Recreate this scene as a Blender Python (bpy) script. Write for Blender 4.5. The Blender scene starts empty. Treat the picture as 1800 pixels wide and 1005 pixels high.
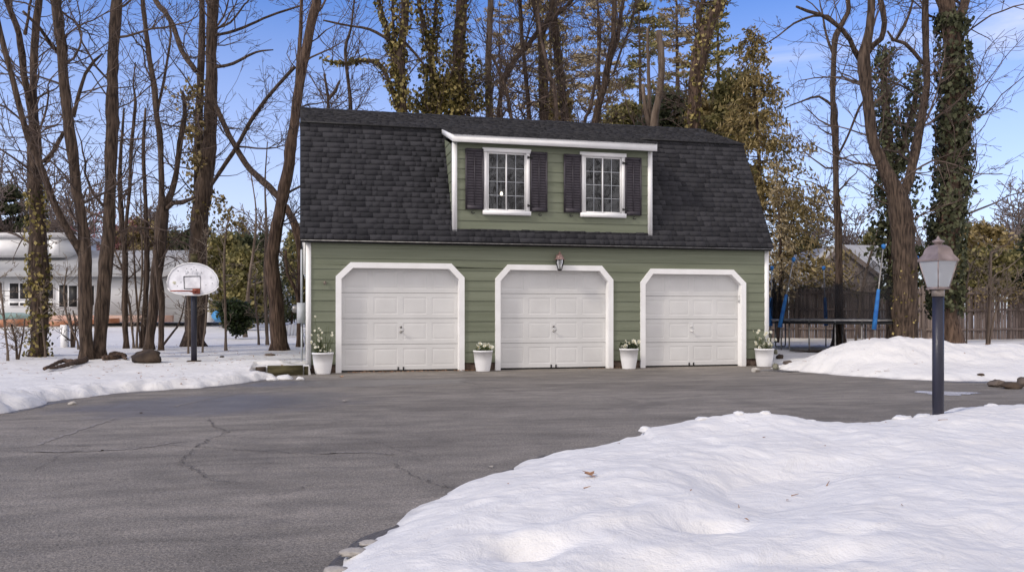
import bpy, math, random
import numpy as np
from mathutils import Vector
R = math.radians
# ------------------------------------------------------------------ camera, sky, sun, exposure
sc = bpy.context.scene
PSI = R(13.77); SP, CP = math.sin(PSI), math.cos(PSI)
FPX = 1510.0; HZ = 548.0
CAM = np.array([0.0, -18.0, 1.25])
cd = bpy.data.cameras.new("camera"); cam = bpy.data.objects.new("camera", cd)
sc.collection.objects.link(cam)
cam.location = CAM; cam.rotation_euler = (R(90), 0, -PSI)
cd.sensor_width = 36; cd.lens = 36 * FPX / 1800
cd.shift_y = (HZ - 502.5) / 1800
cd.clip_end = 2000; cd.clip_start = 0.05
sc.camera = cam
SUN_AZ, SUN_EL = R(250), R(37)            # azimuth measured clockwise from +Y
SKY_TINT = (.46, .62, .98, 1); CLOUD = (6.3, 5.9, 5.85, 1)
w = bpy.data.worlds.new("World"); sc.world = w; w.use_nodes = True
nt = w.node_tree; N = nt.nodes; L = nt.links
for n in list(N): N.remove(n)
wo = N.new('ShaderNodeOutputWorld'); bg = N.new('ShaderNodeBackground')
sky = N.new('ShaderNodeTexSky'); sky.sky_type = 'NISHITA'; sky.sun_disc = False
sky.sun_elevation = SUN_EL; sky.sun_rotation = SUN_AZ
sky.air_density = 1.0; sky.dust_density = 0.6; sky.ozone_density = 2.0
tc = N.new('ShaderNodeTexCoord')
sep = N.new('ShaderNodeSeparateXYZ'); L.new(tc.outputs['Generated'], sep.inputs[0])
mp = N.new('ShaderNodeMapping'); mp.inputs['Scale'].default_value = (1.0, 1.0, 3.2)
mp.inputs['Location'].default_value = (3.1, 0.4, 0.7)
L.new(tc.outputs['Generated'], mp.inputs[0])
n1 = N.new('ShaderNodeTexNoise'); n1.inputs['Scale'].default_value = 2.1
n1.inputs['Detail'].default_value = 7; n1.inputs['Roughness'].default_value = 0.55
n1.inputs['Distortion'].default_value = 0.6
L.new(mp.outputs[0], n1.inputs['Vector'])
cr = N.new('ShaderNodeValToRGB'); cr.color_ramp.elements[0].position = 0.54; cr.color_ramp.elements[1].position = 0.80
cr.color_ramp.elements[0].color = (0, 0, 0, 1); cr.color_ramp.elements[1].color = (.72, .72, .72, 1)
L.new(n1.outputs['Fac'], cr.inputs[0])
# more cloud low in the sky
mr = N.new('ShaderNodeMapRange'); mr.inputs['From Min'].default_value = 0.02; mr.inputs['From Max'].default_value = 0.34
mr.inputs['To Min'].default_value = 0.50; mr.inputs['To Max'].default_value = 0.0
L.new(sep.outputs['Z'], mr.inputs['Value'])
ma = N.new('ShaderNodeMath'); ma.operation = 'MAXIMUM'
L.new(cr.outputs[0], ma.inputs[0]); L.new(mr.outputs[0], ma.inputs[1])
mx = N.new('ShaderNodeMix'); mx.data_type = 'RGBA'
# unseen bright cloud added behind the camera for soft, neutral fill light
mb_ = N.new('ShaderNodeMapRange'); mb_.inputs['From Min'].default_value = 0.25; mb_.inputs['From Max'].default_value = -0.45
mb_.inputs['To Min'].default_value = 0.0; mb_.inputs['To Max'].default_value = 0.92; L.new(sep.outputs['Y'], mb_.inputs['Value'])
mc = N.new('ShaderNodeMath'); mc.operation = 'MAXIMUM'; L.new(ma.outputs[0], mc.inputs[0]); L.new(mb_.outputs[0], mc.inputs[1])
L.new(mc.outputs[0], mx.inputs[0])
tint = N.new('ShaderNodeMix'); tint.data_type = 'RGBA'; tint.blend_type = 'MULTIPLY'; tint.inputs[0].default_value = 1; tint.inputs[7].default_value = SKY_TINT
L.new(sky.outputs[0], tint.inputs[6])
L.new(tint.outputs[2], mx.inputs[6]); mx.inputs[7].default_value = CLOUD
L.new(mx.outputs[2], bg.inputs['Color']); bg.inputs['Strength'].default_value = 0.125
L.new(bg.outputs[0], wo.inputs[0])
sd = bpy.data.lights.new("sun", 'SUN'); so = bpy.data.objects.new("sun", sd); sc.collection.objects.link(so)
sdir = Vector((math.sin(SUN_AZ) * math.cos(SUN_EL), math.cos(SUN_AZ) * math.cos(SUN_EL), math.sin(SUN_EL)))
so.rotation_euler = sdir.to_track_quat('Z', 'Y').to_euler()
sd.energy = 1.3; sd.angle = R(8); sd.color = (1.0, 0.91, 0.79)
vs = sc.view_settings; vs.view_transform = 'Standard'; vs.look = 'None'; vs.gamma = 1; vs.exposure = 0.70
sc.cycles.max_bounces = 6; sc.cycles.transparent_max_bounces = 12
RNG = np.random.default_rng(7); random.seed(7)

# ------------------------------------------------------------------ picture -> place
FW = np.array([SP, CP, 0.0]); RT = np.array([CP, -SP, 0.0])
def at(px, py, d):
    p = CAM + d * FW + (px - 900) / FPX * d * RT
    return np.array([p[0], p[1], CAM[2] + (HZ - py) * d / FPX])
def wl(px, py, y=0.0):
    u = (px - 900) / FPX
    d = (y + 18) / (CP - u * SP)
    return d * SP + u * d * CP, CAM[2] + (HZ - py) * d / FPX
def gd(px, py, z=0.0):
    d = (CAM[2] - z) * FPX / (py - HZ)
    return at(px, py, d)[:2]
def yard_depth(py):
    return 1.346 / (.012 + (py - HZ) / FPX)

# ------------------------------------------------------------------ noise in numpy
_perm = np.random.default_rng(3).random((256, 256))
def vnoise(x, y):
    xi = np.floor(x).astype(int); yi = np.floor(y).astype(int)
    fx = x - xi; fy = y - yi; fx = fx * fx * (3 - 2 * fx); fy = fy * fy * (3 - 2 * fy)
    a = _perm[xi & 255, yi & 255]; b = _perm[(xi + 1) & 255, yi & 255]
    c = _perm[xi & 255, (yi + 1) & 255]; d = _perm[(xi + 1) & 255, (yi + 1) & 255]
    return (a * (1 - fx) + b * fx) * (1 - fy) + (c * (1 - fx) + d * fx) * fy - 0.5
def fbm(x, y, o=4, g=0.5):
    s = 0; a = 1.0
    for i in range(o):
        s = s + a * vnoise(x * 2 ** i + 17.3 * i, y * 2 ** i - 9.1 * i); a *= g
    return s

# ------------------------------------------------------------------ materials
def mat(name, c1, c2=None, scale=4.0, rough=0.8, bump=0.0, bscale=30.0, stretch=(1, 1, 1), metallic=0.0,
        island=0.0, detail=4.0, spec=0.3, contrast=(0.35, 0.65), c3=None, transmission=0, sss=0, bdist=0.02, coat=0):
    m = bpy.data.materials.new(name); m.use_nodes = True
    nt = m.node_tree; N = nt.nodes; L = nt.links
    b = N['Principled BSDF']; b.inputs['Roughness'].default_value = rough; b.inputs['Metallic'].default_value = metallic
    b.inputs['Specular IOR Level'].default_value = spec
    if transmission: b.inputs['Transmission Weight'].default_value = transmission
    if sss:
        b.inputs['Subsurface Weight'].default_value = sss
        b.inputs['Subsurface Radius'].default_value = (1, .6, .3); b.inputs['Subsurface Scale'].default_value = 0.02
    c2 = c2 or c1
    tc = N.new('ShaderNodeTexCoord'); mp = N.new('ShaderNodeMapping'); mp.inputs['Scale'].default_value = stretch
    L.new(tc.outputs['Object'], mp.inputs[0])
    no = N.new('ShaderNodeTexNoise'); no.inputs['Scale'].default_value = scale; no.inputs['Detail'].default_value = detail
    L.new(mp.outputs[0], no.inputs['Vector'])
    cr = N.new('ShaderNodeValToRGB'); e = cr.color_ramp.elements
    e[0].position, e[1].position = contrast
    e[0].color = (*c1, 1); e[1].color = (*c2, 1)
    if c3: k = cr.color_ramp.elements.new(0.5 * (contrast[0] + contrast[1])); k.color = (*c3, 1)
    if island:
        ge = N.new('ShaderNodeNewGeometry'); mi = N.new('ShaderNodeMath'); mi.operation = 'MULTIPLY_ADD'
        mi.inputs[1].default_value = island; mi.inputs[2].default_value = 0
        L.new(ge.outputs['Random Per Island'], mi.inputs[0])
        m2 = N.new('ShaderNodeMath'); m2.operation = 'MULTIPLY_ADD'; m2.inputs[1].default_value = 1 - island
        L.new(no.outputs['Fac'], m2.inputs[0]); L.new(mi.outputs[0], m2.inputs[2])
        L.new(m2.outputs[0], cr.inputs[0])
    else:
        L.new(no.outputs['Fac'], cr.inputs[0])
    L.new(cr.outputs[0], b.inputs['Base Color'])
    if bump:
        nb = N.new('ShaderNodeTexNoise'); nb.inputs['Scale'].default_value = bscale; nb.inputs['Detail'].default_value = 5
        L.new(mp.outputs[0], nb.inputs['Vector'])
        bu = N.new('ShaderNodeBump'); bu.inputs['Strength'].default_value = bump; bu.inputs['Distance'].default_value = bdist
        L.new(nb.outputs['Fac'], bu.inputs['Height']); L.new(bu.outputs[0], b.inputs['Normal'])
    return m
M = {}
M['siding'] = mat('green siding paint', (.146, .162, .110), (.192, .210, .150), 1.3, .55, .15, 60, (.3, 1, 6), detail=8)
M['siding_side'] = mat('green siding paint side', (.146, .162, .110), (.192, .210, .150), 1.3, .55, .15, 60, (1, .3, 6), detail=8)
M['trim'] = mat('white trim paint', (.82, .81, .80), (.88, .875, .87), 3, .45, .1, 25)
M['door'] = mat('garage door enamel', (.62, .615, .605), (.68, .675, .665), 1.6, .4, .05, 40, detail=6)
M['shingle'] = mat('asphalt shingle', (.015, .015, .018), (.050, .049, .055), 60, .9, .6, 220, island=.5, contrast=(.12, .88), bdist=.006)
M['shingle_edge'] = mat('shingle underlay', (.012, .012, .013), (.03, .03, .032), 30, .9, .3, 100)
M['shutter'] = mat('plum shutter paint', (.042, .036, .044), (.060, .052, .063), 6, .5, .1, 60)
M['iron'] = mat('black iron', (.012, .012, .013), (.03, .028, .028), 20, .5, .2, 80)
M['steel'] = mat('worn galvanised steel', (.20, .19, .18), (.36, .35, .34), 12, .45, .1, 60, metallic=.7)
M['found'] = mat('brown foundation block', (.07, .045, .035), (.13, .095, .075), 8, .9, .6, 40)
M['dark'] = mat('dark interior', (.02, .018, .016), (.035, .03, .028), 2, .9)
M['cloth'] = mat('sheer curtain cloth', (.30, .28, .26), (.55, .53, .50), 3, .9, .3, 12, (6, 1, .6))
M['snow'] = mat('snow', (.68, .66, .635), (.745, .725, .695), 1.6, .6, .32, 16, sss=.0, detail=9, bdist=.03)
M['snowball'] = mat('crusty snow', (.62, .61, .61), (.72, .71, .70), 5, .6, .6, 25, bdist=.02)
M['roofsnow'] = mat('roof snow', (.36, .36, .37), (.50, .50, .51), 1, .7)
M['bark'] = mat('grey brown bark', (.028, .019, .014), (.122, .085, .062), 22, .95, 1.0, 26, (1, 1, .12), detail=9, bdist=.06, contrast=(.36,.66))
M['bark_red'] = mat('red brown bark', (.040, .025, .018), (.155, .102, .072), 20, .95, 1.0, 24, (1, 1, .12), detail=9, bdist=.06, contrast=(.36,.66))
M['bark_pale'] = mat('pale tan bark', (.085, .06, .045), (.20, .155, .12), 6, .95, .8, 14, (1, 1, .15), detail=8, bdist=.02)
M['twig'] = mat('thin dark twigs', (.05, .036, .028), (.14, .10, .08), 3, .9)
M['twig_pale'] = mat('thin pale twigs', (.13, .10, .075), (.27, .215, .165), 3, .9)
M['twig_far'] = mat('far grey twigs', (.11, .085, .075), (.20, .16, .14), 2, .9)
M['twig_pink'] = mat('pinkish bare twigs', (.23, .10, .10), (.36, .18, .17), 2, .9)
M['ivy'] = mat('dark ivy leaf', (.014, .017, .007), (.19, .20, .105), 3, .5, island=.8, contrast=(.1, .9))
M['ivy_gold'] = mat('olive gold ivy leaf', (.035, .032, .008), (.66, .53, .21), 3, .5, island=.8, contrast=(.1, .9), c3=(.19, .155, .04))
M['leaf_dead'] = mat('dry tan leaf', (.08, .06, .02), (.60, .47, .24), 3, .7, island=.85, contrast=(.1, .9), c3=(.27, .205, .075))
M['needle'] = mat('olive needles', (.07, .07, .022), (.56, .47, .20), 2, .7, island=.7, contrast=(.1, .9), c3=(.19, .17, .06))
M['needle_tan'] = mat('winter tan needles', (.17, .13, .07), (.74, .61, .40), 2, .7, island=.7, contrast=(.1, .9), c3=(.42, .33, .18))
M['needle_dark'] = mat('dark green needles', (.02, .026, .012), (.15, .16, .08), 2, .7, island=.7, contrast=(.1, .9))
M['holly'] = mat('glossy dark shrub leaf', (.006, .012, .005), (.06, .085, .03), 2, .4, island=.8, contrast=(.1, .9))
M['pot'] = mat('white planter plastic', (.76, .755, .76), (.82, .815, .82), 2, .4)
M['soil'] = mat('potting soil', (.012, .009, .006), (.04, .028, .02), 30, 1, 1, 60)
M['stem'] = mat('green stem', (.05, .075, .025), (.16, .18, .075), 8, .6, island=.6)
M['petal'] = mat('cream petal', (.72, .70, .50), (.86, .85, .76), 20, .6, island=.6)
M['yolk'] = mat('yellow flower centre', (.60, .42, .06), (.75, .58, .12), 20, .6)
M['wood_grey'] = mat('weathered fence wood', (.075, .055, .046), (.27, .215, .19), 3.5, .95, .6, 14, (3, 3, .35), island=.5, contrast=(.2, .8), detail=7)
M['timber'] = mat('mossy landscape timber', (.035, .030, .012), (.105, .09, .045), 5, .95, .6, 22, (.4, 2, 2))
M['rock'] = mat('brown grey rock', (.045, .035, .032), (.15, .12, .10), 3, .9, .7, 12, detail=8)
M['rock_dark'] = mat('dark brown boulder', (.022, .016, .014), (.085, .06, .042), 3, .9, .7, 12, detail=8)
M['stone_pale'] = mat('pale kerb stone', (.30, .27, .24), (.46, .43, .39), 6, .9, .6, 25, detail=8)
M['stone_green'] = mat('greenish stone', (.10, .10, .07), (.22, .21, .16), 6, .9, .6, 25)
M['post'] = mat('dark blue black post', (.018, .019, .030), (.040, .038, .055), 4, .35, .15, 60, (1, 1, .3))
M['copper'] = mat('weathered copper pink metal', (.20, .155, .145), (.32, .255, .24), 8, .5, .2, 60, metallic=.35)
M['copper_red'] = mat('red weathered lantern metal', (.12, .065, .055), (.32, .22, .20), 14, .45, .2, 60, metallic=.3)
M['brass'] = mat('dull tan metal', (.20, .165, .14), (.30, .25, .215), 10, .5, .1, 60, metallic=.4)
M['hoop'] = mat('rusty orange rim paint', (.20, .045, .028), (.36, .11, .075), 14, .7, .2, 60)
M['board'] = mat('scuffed white backboard', (.60, .60, .64), (.78, .78, .82), 7, .5, .05, 30, detail=8)
M['blackpaint'] = mat('black paint', (.015, .015, .017), (.03, .03, .03), 10, .6)
M['blue'] = mat('blue foam sleeve', (.015, .10, .35), (.04, .20, .52), 6, .6)
M['matb'] = mat('black trampoline mat', (.010, .010, .011), (.02, .02, .02), 10, .8)
M['housew'] = mat('white clapboard', (.66, .66, .66), (.72, .72, .71), 1.2, .7, .0, 8, (.2, .2, 8))
M['housegrey'] = mat('grey roof slab', (.25, .25, .255), (.34, .34, .34), 1, .8)
M['shake'] = mat('grey brown shakes', (.11, .088, .078), (.27, .23, .21), 3, .9, .3, 20, island=.6, contrast=(.2, .8))
M['orange'] = mat('rusty orange tarp', (.30, .12, .055), (.46, .23, .14), 2, .8)
M['teal'] = mat('faded teal cover', (.16, .27, .24), (.28, .36, .33), 2, .8)
M['pinkwall'] = mat('salmon low wall', (.42, .24, .18), (.56, .40, .33), 1.5, .9)
M['tarpblue'] = mat('blue tarp', (.05, .20, .42), (.10, .32, .55), 3, .5)
M['greyplastic'] = mat('light grey enclosure', (.42, .44, .48), (.55, .57, .60), 3, .5)
M['leafbrown'] = mat('brown fallen leaf', (.24, .12, .06), (.45, .27, .16), 20, .7)
M['soilbare'] = mat('bare dark earth', (.035, .022, .015), (.10, .066, .045), 5, 1, 1, 30)
M['bulb'] = mat('frosted bulb', (.8, .78, .72), (.85, .83, .78), 5, .3)

def snowmat():
    m = M['snow']; nt = m.node_tree; N = nt.nodes; L = nt.links; b = N['Principled BSDF']
    tc = N.new('ShaderNodeTexCoord')
    def no(s, d, dist=0, r=.5):
        n = N.new('ShaderNodeTexNoise'); n.inputs['Scale'].default_value = s; n.inputs['Detail'].default_value = d; n.inputs['Distortion'].default_value = dist; n.inputs['Roughness'].default_value = r
        L.new(tc.outputs['Object'], n.inputs['Vector']); return n.outputs['Fac']
    def bu(h, st, di, prev=None):
        x = N.new('ShaderNodeBump'); x.inputs['Strength'].default_value = st; x.inputs['Distance'].default_value = di; L.new(h, x.inputs['Height'])
        if prev: L.new(prev, x.inputs['Normal'])
        return x.outputs[0]
    vo = N.new('ShaderNodeTexVoronoi'); vo.inputs['Scale'].default_value = 9; vo.feature = 'SMOOTH_F1'; L.new(tc.outputs['Object'], vo.inputs['Vector'])
    q = bu(no(3.2, 8, .6, .6), .45, .10); q = bu(vo.outputs['Distance'], .16, .05, q); q = bu(no(90, 3), .35, .008, q); L.new(q, b.inputs['Normal'])
    # grit and specks frozen into the crust
    col = b.inputs['Base Color'].links[0].from_socket
    r = N.new('ShaderNodeValToRGB'); e = r.color_ramp.elements; e[0].position = .69; e[0].color = (0, 0, 0, 1); e[1].position = .74; e[1].color = (1, 1, 1, 1); L.new(no(34, 2), r.inputs[0])
    r2 = N.new('ShaderNodeValToRGB'); e = r2.color_ramp.elements; e[0].position = .45; e[0].color = (0, 0, 0, 1); e[1].position = .68; e[1].color = (.75, .75, .75, 1); L.new(no(1.3, 4), r2.inputs[0])
    mu = N.new('ShaderNodeMath'); mu.operation = 'MULTIPLY'; L.new(r.outputs[0], mu.inputs[0]); L.new(r2.outputs[0], mu.inputs[1])
    x = N.new('ShaderNodeMix'); x.data_type = 'RGBA'; L.new(mu.outputs[0], x.inputs[0]); L.new(col, x.inputs[6]); x.inputs[7].default_value = (.40, .36, .33, 1)
    # grey slush where the snow thins out on the asphalt
    sp = N.new('ShaderNodeSeparateXYZ'); L.new(tc.outputs['Object'], sp.inputs[0])
    ad = N.new('ShaderNodeMath'); ad.operation = 'MULTIPLY_ADD'; ad.inputs[1].default_value = .09; L.new(no(6, 5), ad.inputs[0]); L.new(sp.outputs['Z'], ad.inputs[2])
    mr = N.new('ShaderNodeMapRange'); mr.inputs['From Min'].default_value = .035; mr.inputs['From Max'].default_value = .085; mr.inputs['To Min'].default_value = .6; mr.inputs['To Max'].default_value = 0; L.new(ad.outputs[0], mr.inputs[0])
    y = N.new('ShaderNodeMix'); y.data_type = 'RGBA'; L.new(mr.outputs[0], y.inputs[0]); L.new(x.outputs[2], y.inputs[6]); y.inputs[7].default_value = (.40, .385, .375, 1); L.new(y.outputs[2], b.inputs['Base Color'])
snowmat()
def leafy(*names):
    for k in names:
        nt = M[k].node_tree; N = nt.nodes; L = nt.links; b = N['Principled BSDF']; o = [n for n in N if n.type == 'OUTPUT_MATERIAL'][0]
        src = b.inputs['Base Color'].links[0].from_socket; t = N.new('ShaderNodeBsdfTranslucent'); L.new(src, t.inputs[0])
        x = N.new('ShaderNodeMixShader'); x.inputs[0].default_value = .45; L.new(b.outputs[0], x.inputs[1]); L.new(t.outputs[0], x.inputs[2]); L.new(x.outputs[0], o.inputs[0])
leafy('ivy', 'ivy_gold', 'leaf_dead', 'needle', 'needle_tan', 'needle_dark', 'holly', 'stem', 'petal')
def glass(name, col, rough, alpha, spec=.5):
    m = bpy.data.materials.new(name); m.use_nodes = True; nt = m.node_tree; N = nt.nodes; L = nt.links
    for n in list(N): N.remove(n)
    o = N.new('ShaderNodeOutputMaterial'); t = N.new('ShaderNodeBsdfTransparent'); t.inputs[0].default_value = (*col, 1)
    g = N.new('ShaderNodeBsdfGlossy'); g.inputs['Roughness'].default_value = rough; g.inputs[0].default_value = (.9, .92, .95, 1)
    d = N.new('ShaderNodeBsdfDiffuse'); d.inputs[0].default_value = (.78, .80, .82, 1)
    f = N.new('ShaderNodeFresnel'); f.inputs['IOR'].default_value = 1.0 + spec * 2
    m1 = N.new('ShaderNodeMixShader'); m1.inputs[0].default_value = alpha
    L.new(t.outputs[0], m1.inputs[1]); L.new(d.outputs[0], m1.inputs[2])
    m2 = N.new('ShaderNodeMixShader'); L.new(f.outputs[0], m2.inputs[0]); L.new(m1.outputs[0], m2.inputs[1]); L.new(g.outputs[0], m2.inputs[2])
    no = N.new('ShaderNodeTexNoise'); no.inputs['Scale'].default_value = 2.0; bu = N.new('ShaderNodeBump')
    tc = N.new('ShaderNodeTexCoord'); L.new(tc.outputs['Object'], no.inputs['Vector'])
    bu.inputs['Strength'].default_value = .3; bu.inputs['Distance'].default_value = .04
    L.new(no.outputs['Fac'], bu.inputs['Height']); L.new(bu.outputs[0], g.inputs['Normal'])
    L.new(m2.outputs[0], o.inputs[0]); return m
M['pane'] = glass('window glass', (.55, .55, .55), .02, 0.03, .34)
M['lampglass'] = glass('frosted lamp glass', (.92, .93, .94), .12, .40, .3)
def netmat():
    m = bpy.data.materials.new('black safety netting'); m.use_nodes = True; nt = m.node_tree; N = nt.nodes; L = nt.links
    for n in list(N): N.remove(n)
    o = N.new('ShaderNodeOutputMaterial'); t = N.new('ShaderNodeBsdfTransparent'); d = N.new('ShaderNodeBsdfDiffuse')
    d.inputs[0].default_value = (.022, .022, .025, 1); m1 = N.new('ShaderNodeMixShader')
    no = N.new('ShaderNodeTexNoise'); no.inputs['Scale'].default_value = 2.5; no.inputs['Detail'].default_value = 4
    mr = N.new('ShaderNodeMapRange'); mr.inputs['From Min'].default_value = .3; mr.inputs['From Max'].default_value = .7
    mr.inputs['To Min'].default_value = .36; mr.inputs['To Max'].default_value = .62
    L.new(no.outputs['Fac'], mr.inputs[0]); L.new(mr.outputs[0], m1.inputs[0])
    L.new(t.outputs[0], m1.inputs[1]); L.new(d.outputs[0], m1.inputs[2]); L.new(m1.outputs[0], o.inputs[0]); return m
M['net'] = netmat()
def lit(name, col, s):
    m = bpy.data.materials.new(name); m.use_nodes = True; b = m.node_tree.nodes['Principled BSDF']
    b.inputs['Emission Color'].default_value = (*col, 1); b.inputs['Emission Strength'].default_value = s
    b.inputs['Base Color'].default_value = (*col, 1); return m
M['litbulb'] = lit('lit bulb', (1, .86, .6), 6)

def asphalt():
    m = bpy.data.materials.new('worn driveway asphalt'); m.use_nodes = True; nt = m.node_tree; N = nt.nodes; L = nt.links
    b = N['Principled BSDF']
    tc = N.new('ShaderNodeTexCoord')
    def noise(s, d=4, st=(1, 1, 1), dist=0, rough=.5):
        mp = N.new('ShaderNodeMapping'); mp.inputs['Scale'].default_value = st; L.new(tc.outputs['Object'], mp.inputs[0])
        n = N.new('ShaderNodeTexNoise'); n.inputs['Scale'].default_value = s; n.inputs['Detail'].default_value = d
        n.inputs['Distortion'].default_value = dist; n.inputs['Roughness'].default_value = rough
        L.new(mp.outputs[0], n.inputs['Vector']); return n.outputs['Fac']
    def ramp(fac, stops):
        r = N.new('ShaderNodeValToRGB'); e = r.color_ramp.elements
        e[0].position = stops[0][0]; e[0].color = (*stops[0][1], 1); e[1].position = stops[-1][0]; e[1].color = (*stops[-1][1], 1)
        for p, c in stops[1:-1]: k = e.new(p); k.color = (*c, 1)
        L.new(fac, r.inputs[0]); return r.outputs[0]
    def mix(f, a, bb, mode='MIX'):
        x = N.new('ShaderNodeMix'); x.data_type = 'RGBA'; x.blend_type = mode
        if isinstance(f, float): x.inputs[0].default_value = f
        else: L.new(f, x.inputs[0])
        L.new(a, x.inputs[6])
        if isinstance(bb, tuple): x.inputs[7].default_value = (*bb, 1)
        else: L.new(bb, x.inputs[7])
        return x.outputs[2]
    big = ramp(noise(.5, 7, (.35, 1.5, 1), .5), [(.3, (.140, .125, .109)), (.5, (.196, .176, .153)), (.7, (.230, .206, .180))])
    mid = ramp(noise(2.6, 6, (.55, 1.4, 1), .5), [(.3, (.74, .74, .74)), (.7, (1.20, 1.19, 1.18))])
    fine = ramp(noise(75, 3, (1, 1, 1), 1.2), [(.32, (.52, .52, .52)), (.5, (1, 1, 1)), (.68, (1.65, 1.63, 1.6))])
    c = mix(1.0, big, mid, 'MULTIPLY'); c = mix(1.0, c, fine, 'MULTIPLY')
    # old oil and tyre stains
    st = ramp(noise(.9, 5, (1, .6, 1), .8), [(.60, (0, 0, 0)), (.72, (1, 1, 1))])
    x = N.new('ShaderNodeMath'); x.operation = 'MULTIPLY'; x.inputs[1].default_value = .28
    L.new(st, x.inputs[0]); c = mix(x.outputs[0], c, (.062, .056, .055))
    # damp patch left of the doors and one by the lamp post: smoother and a little darker
    def patch(px, py, rx, ry, ang=0):
        p = gd(px, py)
        mp = N.new('ShaderNodeMapping'); mp.vector_type = 'TEXTURE'
        mp.inputs['Location'].default_value = (p[0], p[1], 0); mp.inputs['Rotation'].default_value = (0, 0, ang)
        mp.inputs['Scale'].default_value = (rx, ry, 1)
        L.new(tc.outputs['Object'], mp.inputs[0])
        ln = N.new('ShaderNodeVectorMath'); ln.operation = 'LENGTH'; L.new(mp.outputs[0], ln.inputs[0])
        ad = N.new('ShaderNodeMath'); ad.operation = 'MULTIPLY_ADD'; ad.inputs[1].default_value = 1.1; 
        L.new(noise(1.1, 5, (1, 1, 1), .3), ad.inputs[0]); L.new(ln.outputs['Value'], ad.inputs[2])
        r = N.new('ShaderNodeMapRange'); r.inputs['From Min'].default_value = 1.15; r.inputs['From Max'].default_value = 1.62
        r.inputs['To Min'].default_value = 1; r.inputs['To Max'].default_value = 0
        L.new(ad.outputs[0], r.inputs[0]); return r.outputs[0]
    p1 = patch(390, 708, 2.1, 1.5, .3); p2 = patch(640, 672, 3.0, .9, 0)
    mm = N.new('ShaderNodeMath'); mm.operation = 'MAXIMUM'; L.new(p1, mm.inputs[0]); L.new(p2, mm.inputs[1])
    wet = mm.outputs[0]
    wm = N.new('ShaderNodeMath'); wm.operation = 'MULTIPLY'; wm.inputs[1].default_value = .6; L.new(wet, wm.inputs[0])
    c = mix(wm.outputs[0], c, (.105, .096, .098))
    L.new(c, b.inputs['Base Color'])
    rr = N.new('ShaderNodeMapRange'); rr.inputs['To Min'].default_value = .85; rr.inputs['To Max'].default_value = .36
    L.new(wet, rr.inputs[0]); L.new(rr.outputs[0], b.inputs['Roughness'])
    b.inputs['Specular IOR Level'].default_value = .3
    bu = N.new('ShaderNodeBump'); bu.inputs['Strength'].default_value = .75; bu.inputs['Distance'].default_value = .012
    L.new(noise(60, 4, (1, 1, 1), 1.0), bu.inputs['Height'])
    b2 = N.new('ShaderNodeBump'); b2.inputs['Strength'].default_value = .5; b2.inputs['Distance'].default_value = .04
    L.new(noise(3, 3), b2.inputs['Height']); L.new(bu.outputs[0], b2.inputs['Normal'])
    L.new(b2.outputs[0], b.inputs['Normal'])
    return m
M['asphalt'] = asphalt()
M['crack'] = mat('dark crack filler', (.07, .063, .058), (.12, .108, .10), 30, .95)
M['seam'] = mat('pale worn crack edge', (.21, .19, .175), (.27, .245, .225), 30, .95)
M['damp'] = mat('damp asphalt', (.060, .054, .052), (.125, .112, .105), 40, .35, .5, 70, contrast=(.3, .7), spec=.4)
M['ice'] = mat('thin grey ice', (.30, .30, .34), (.42, .42, .47), 3, .25, .2, 12)

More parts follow.
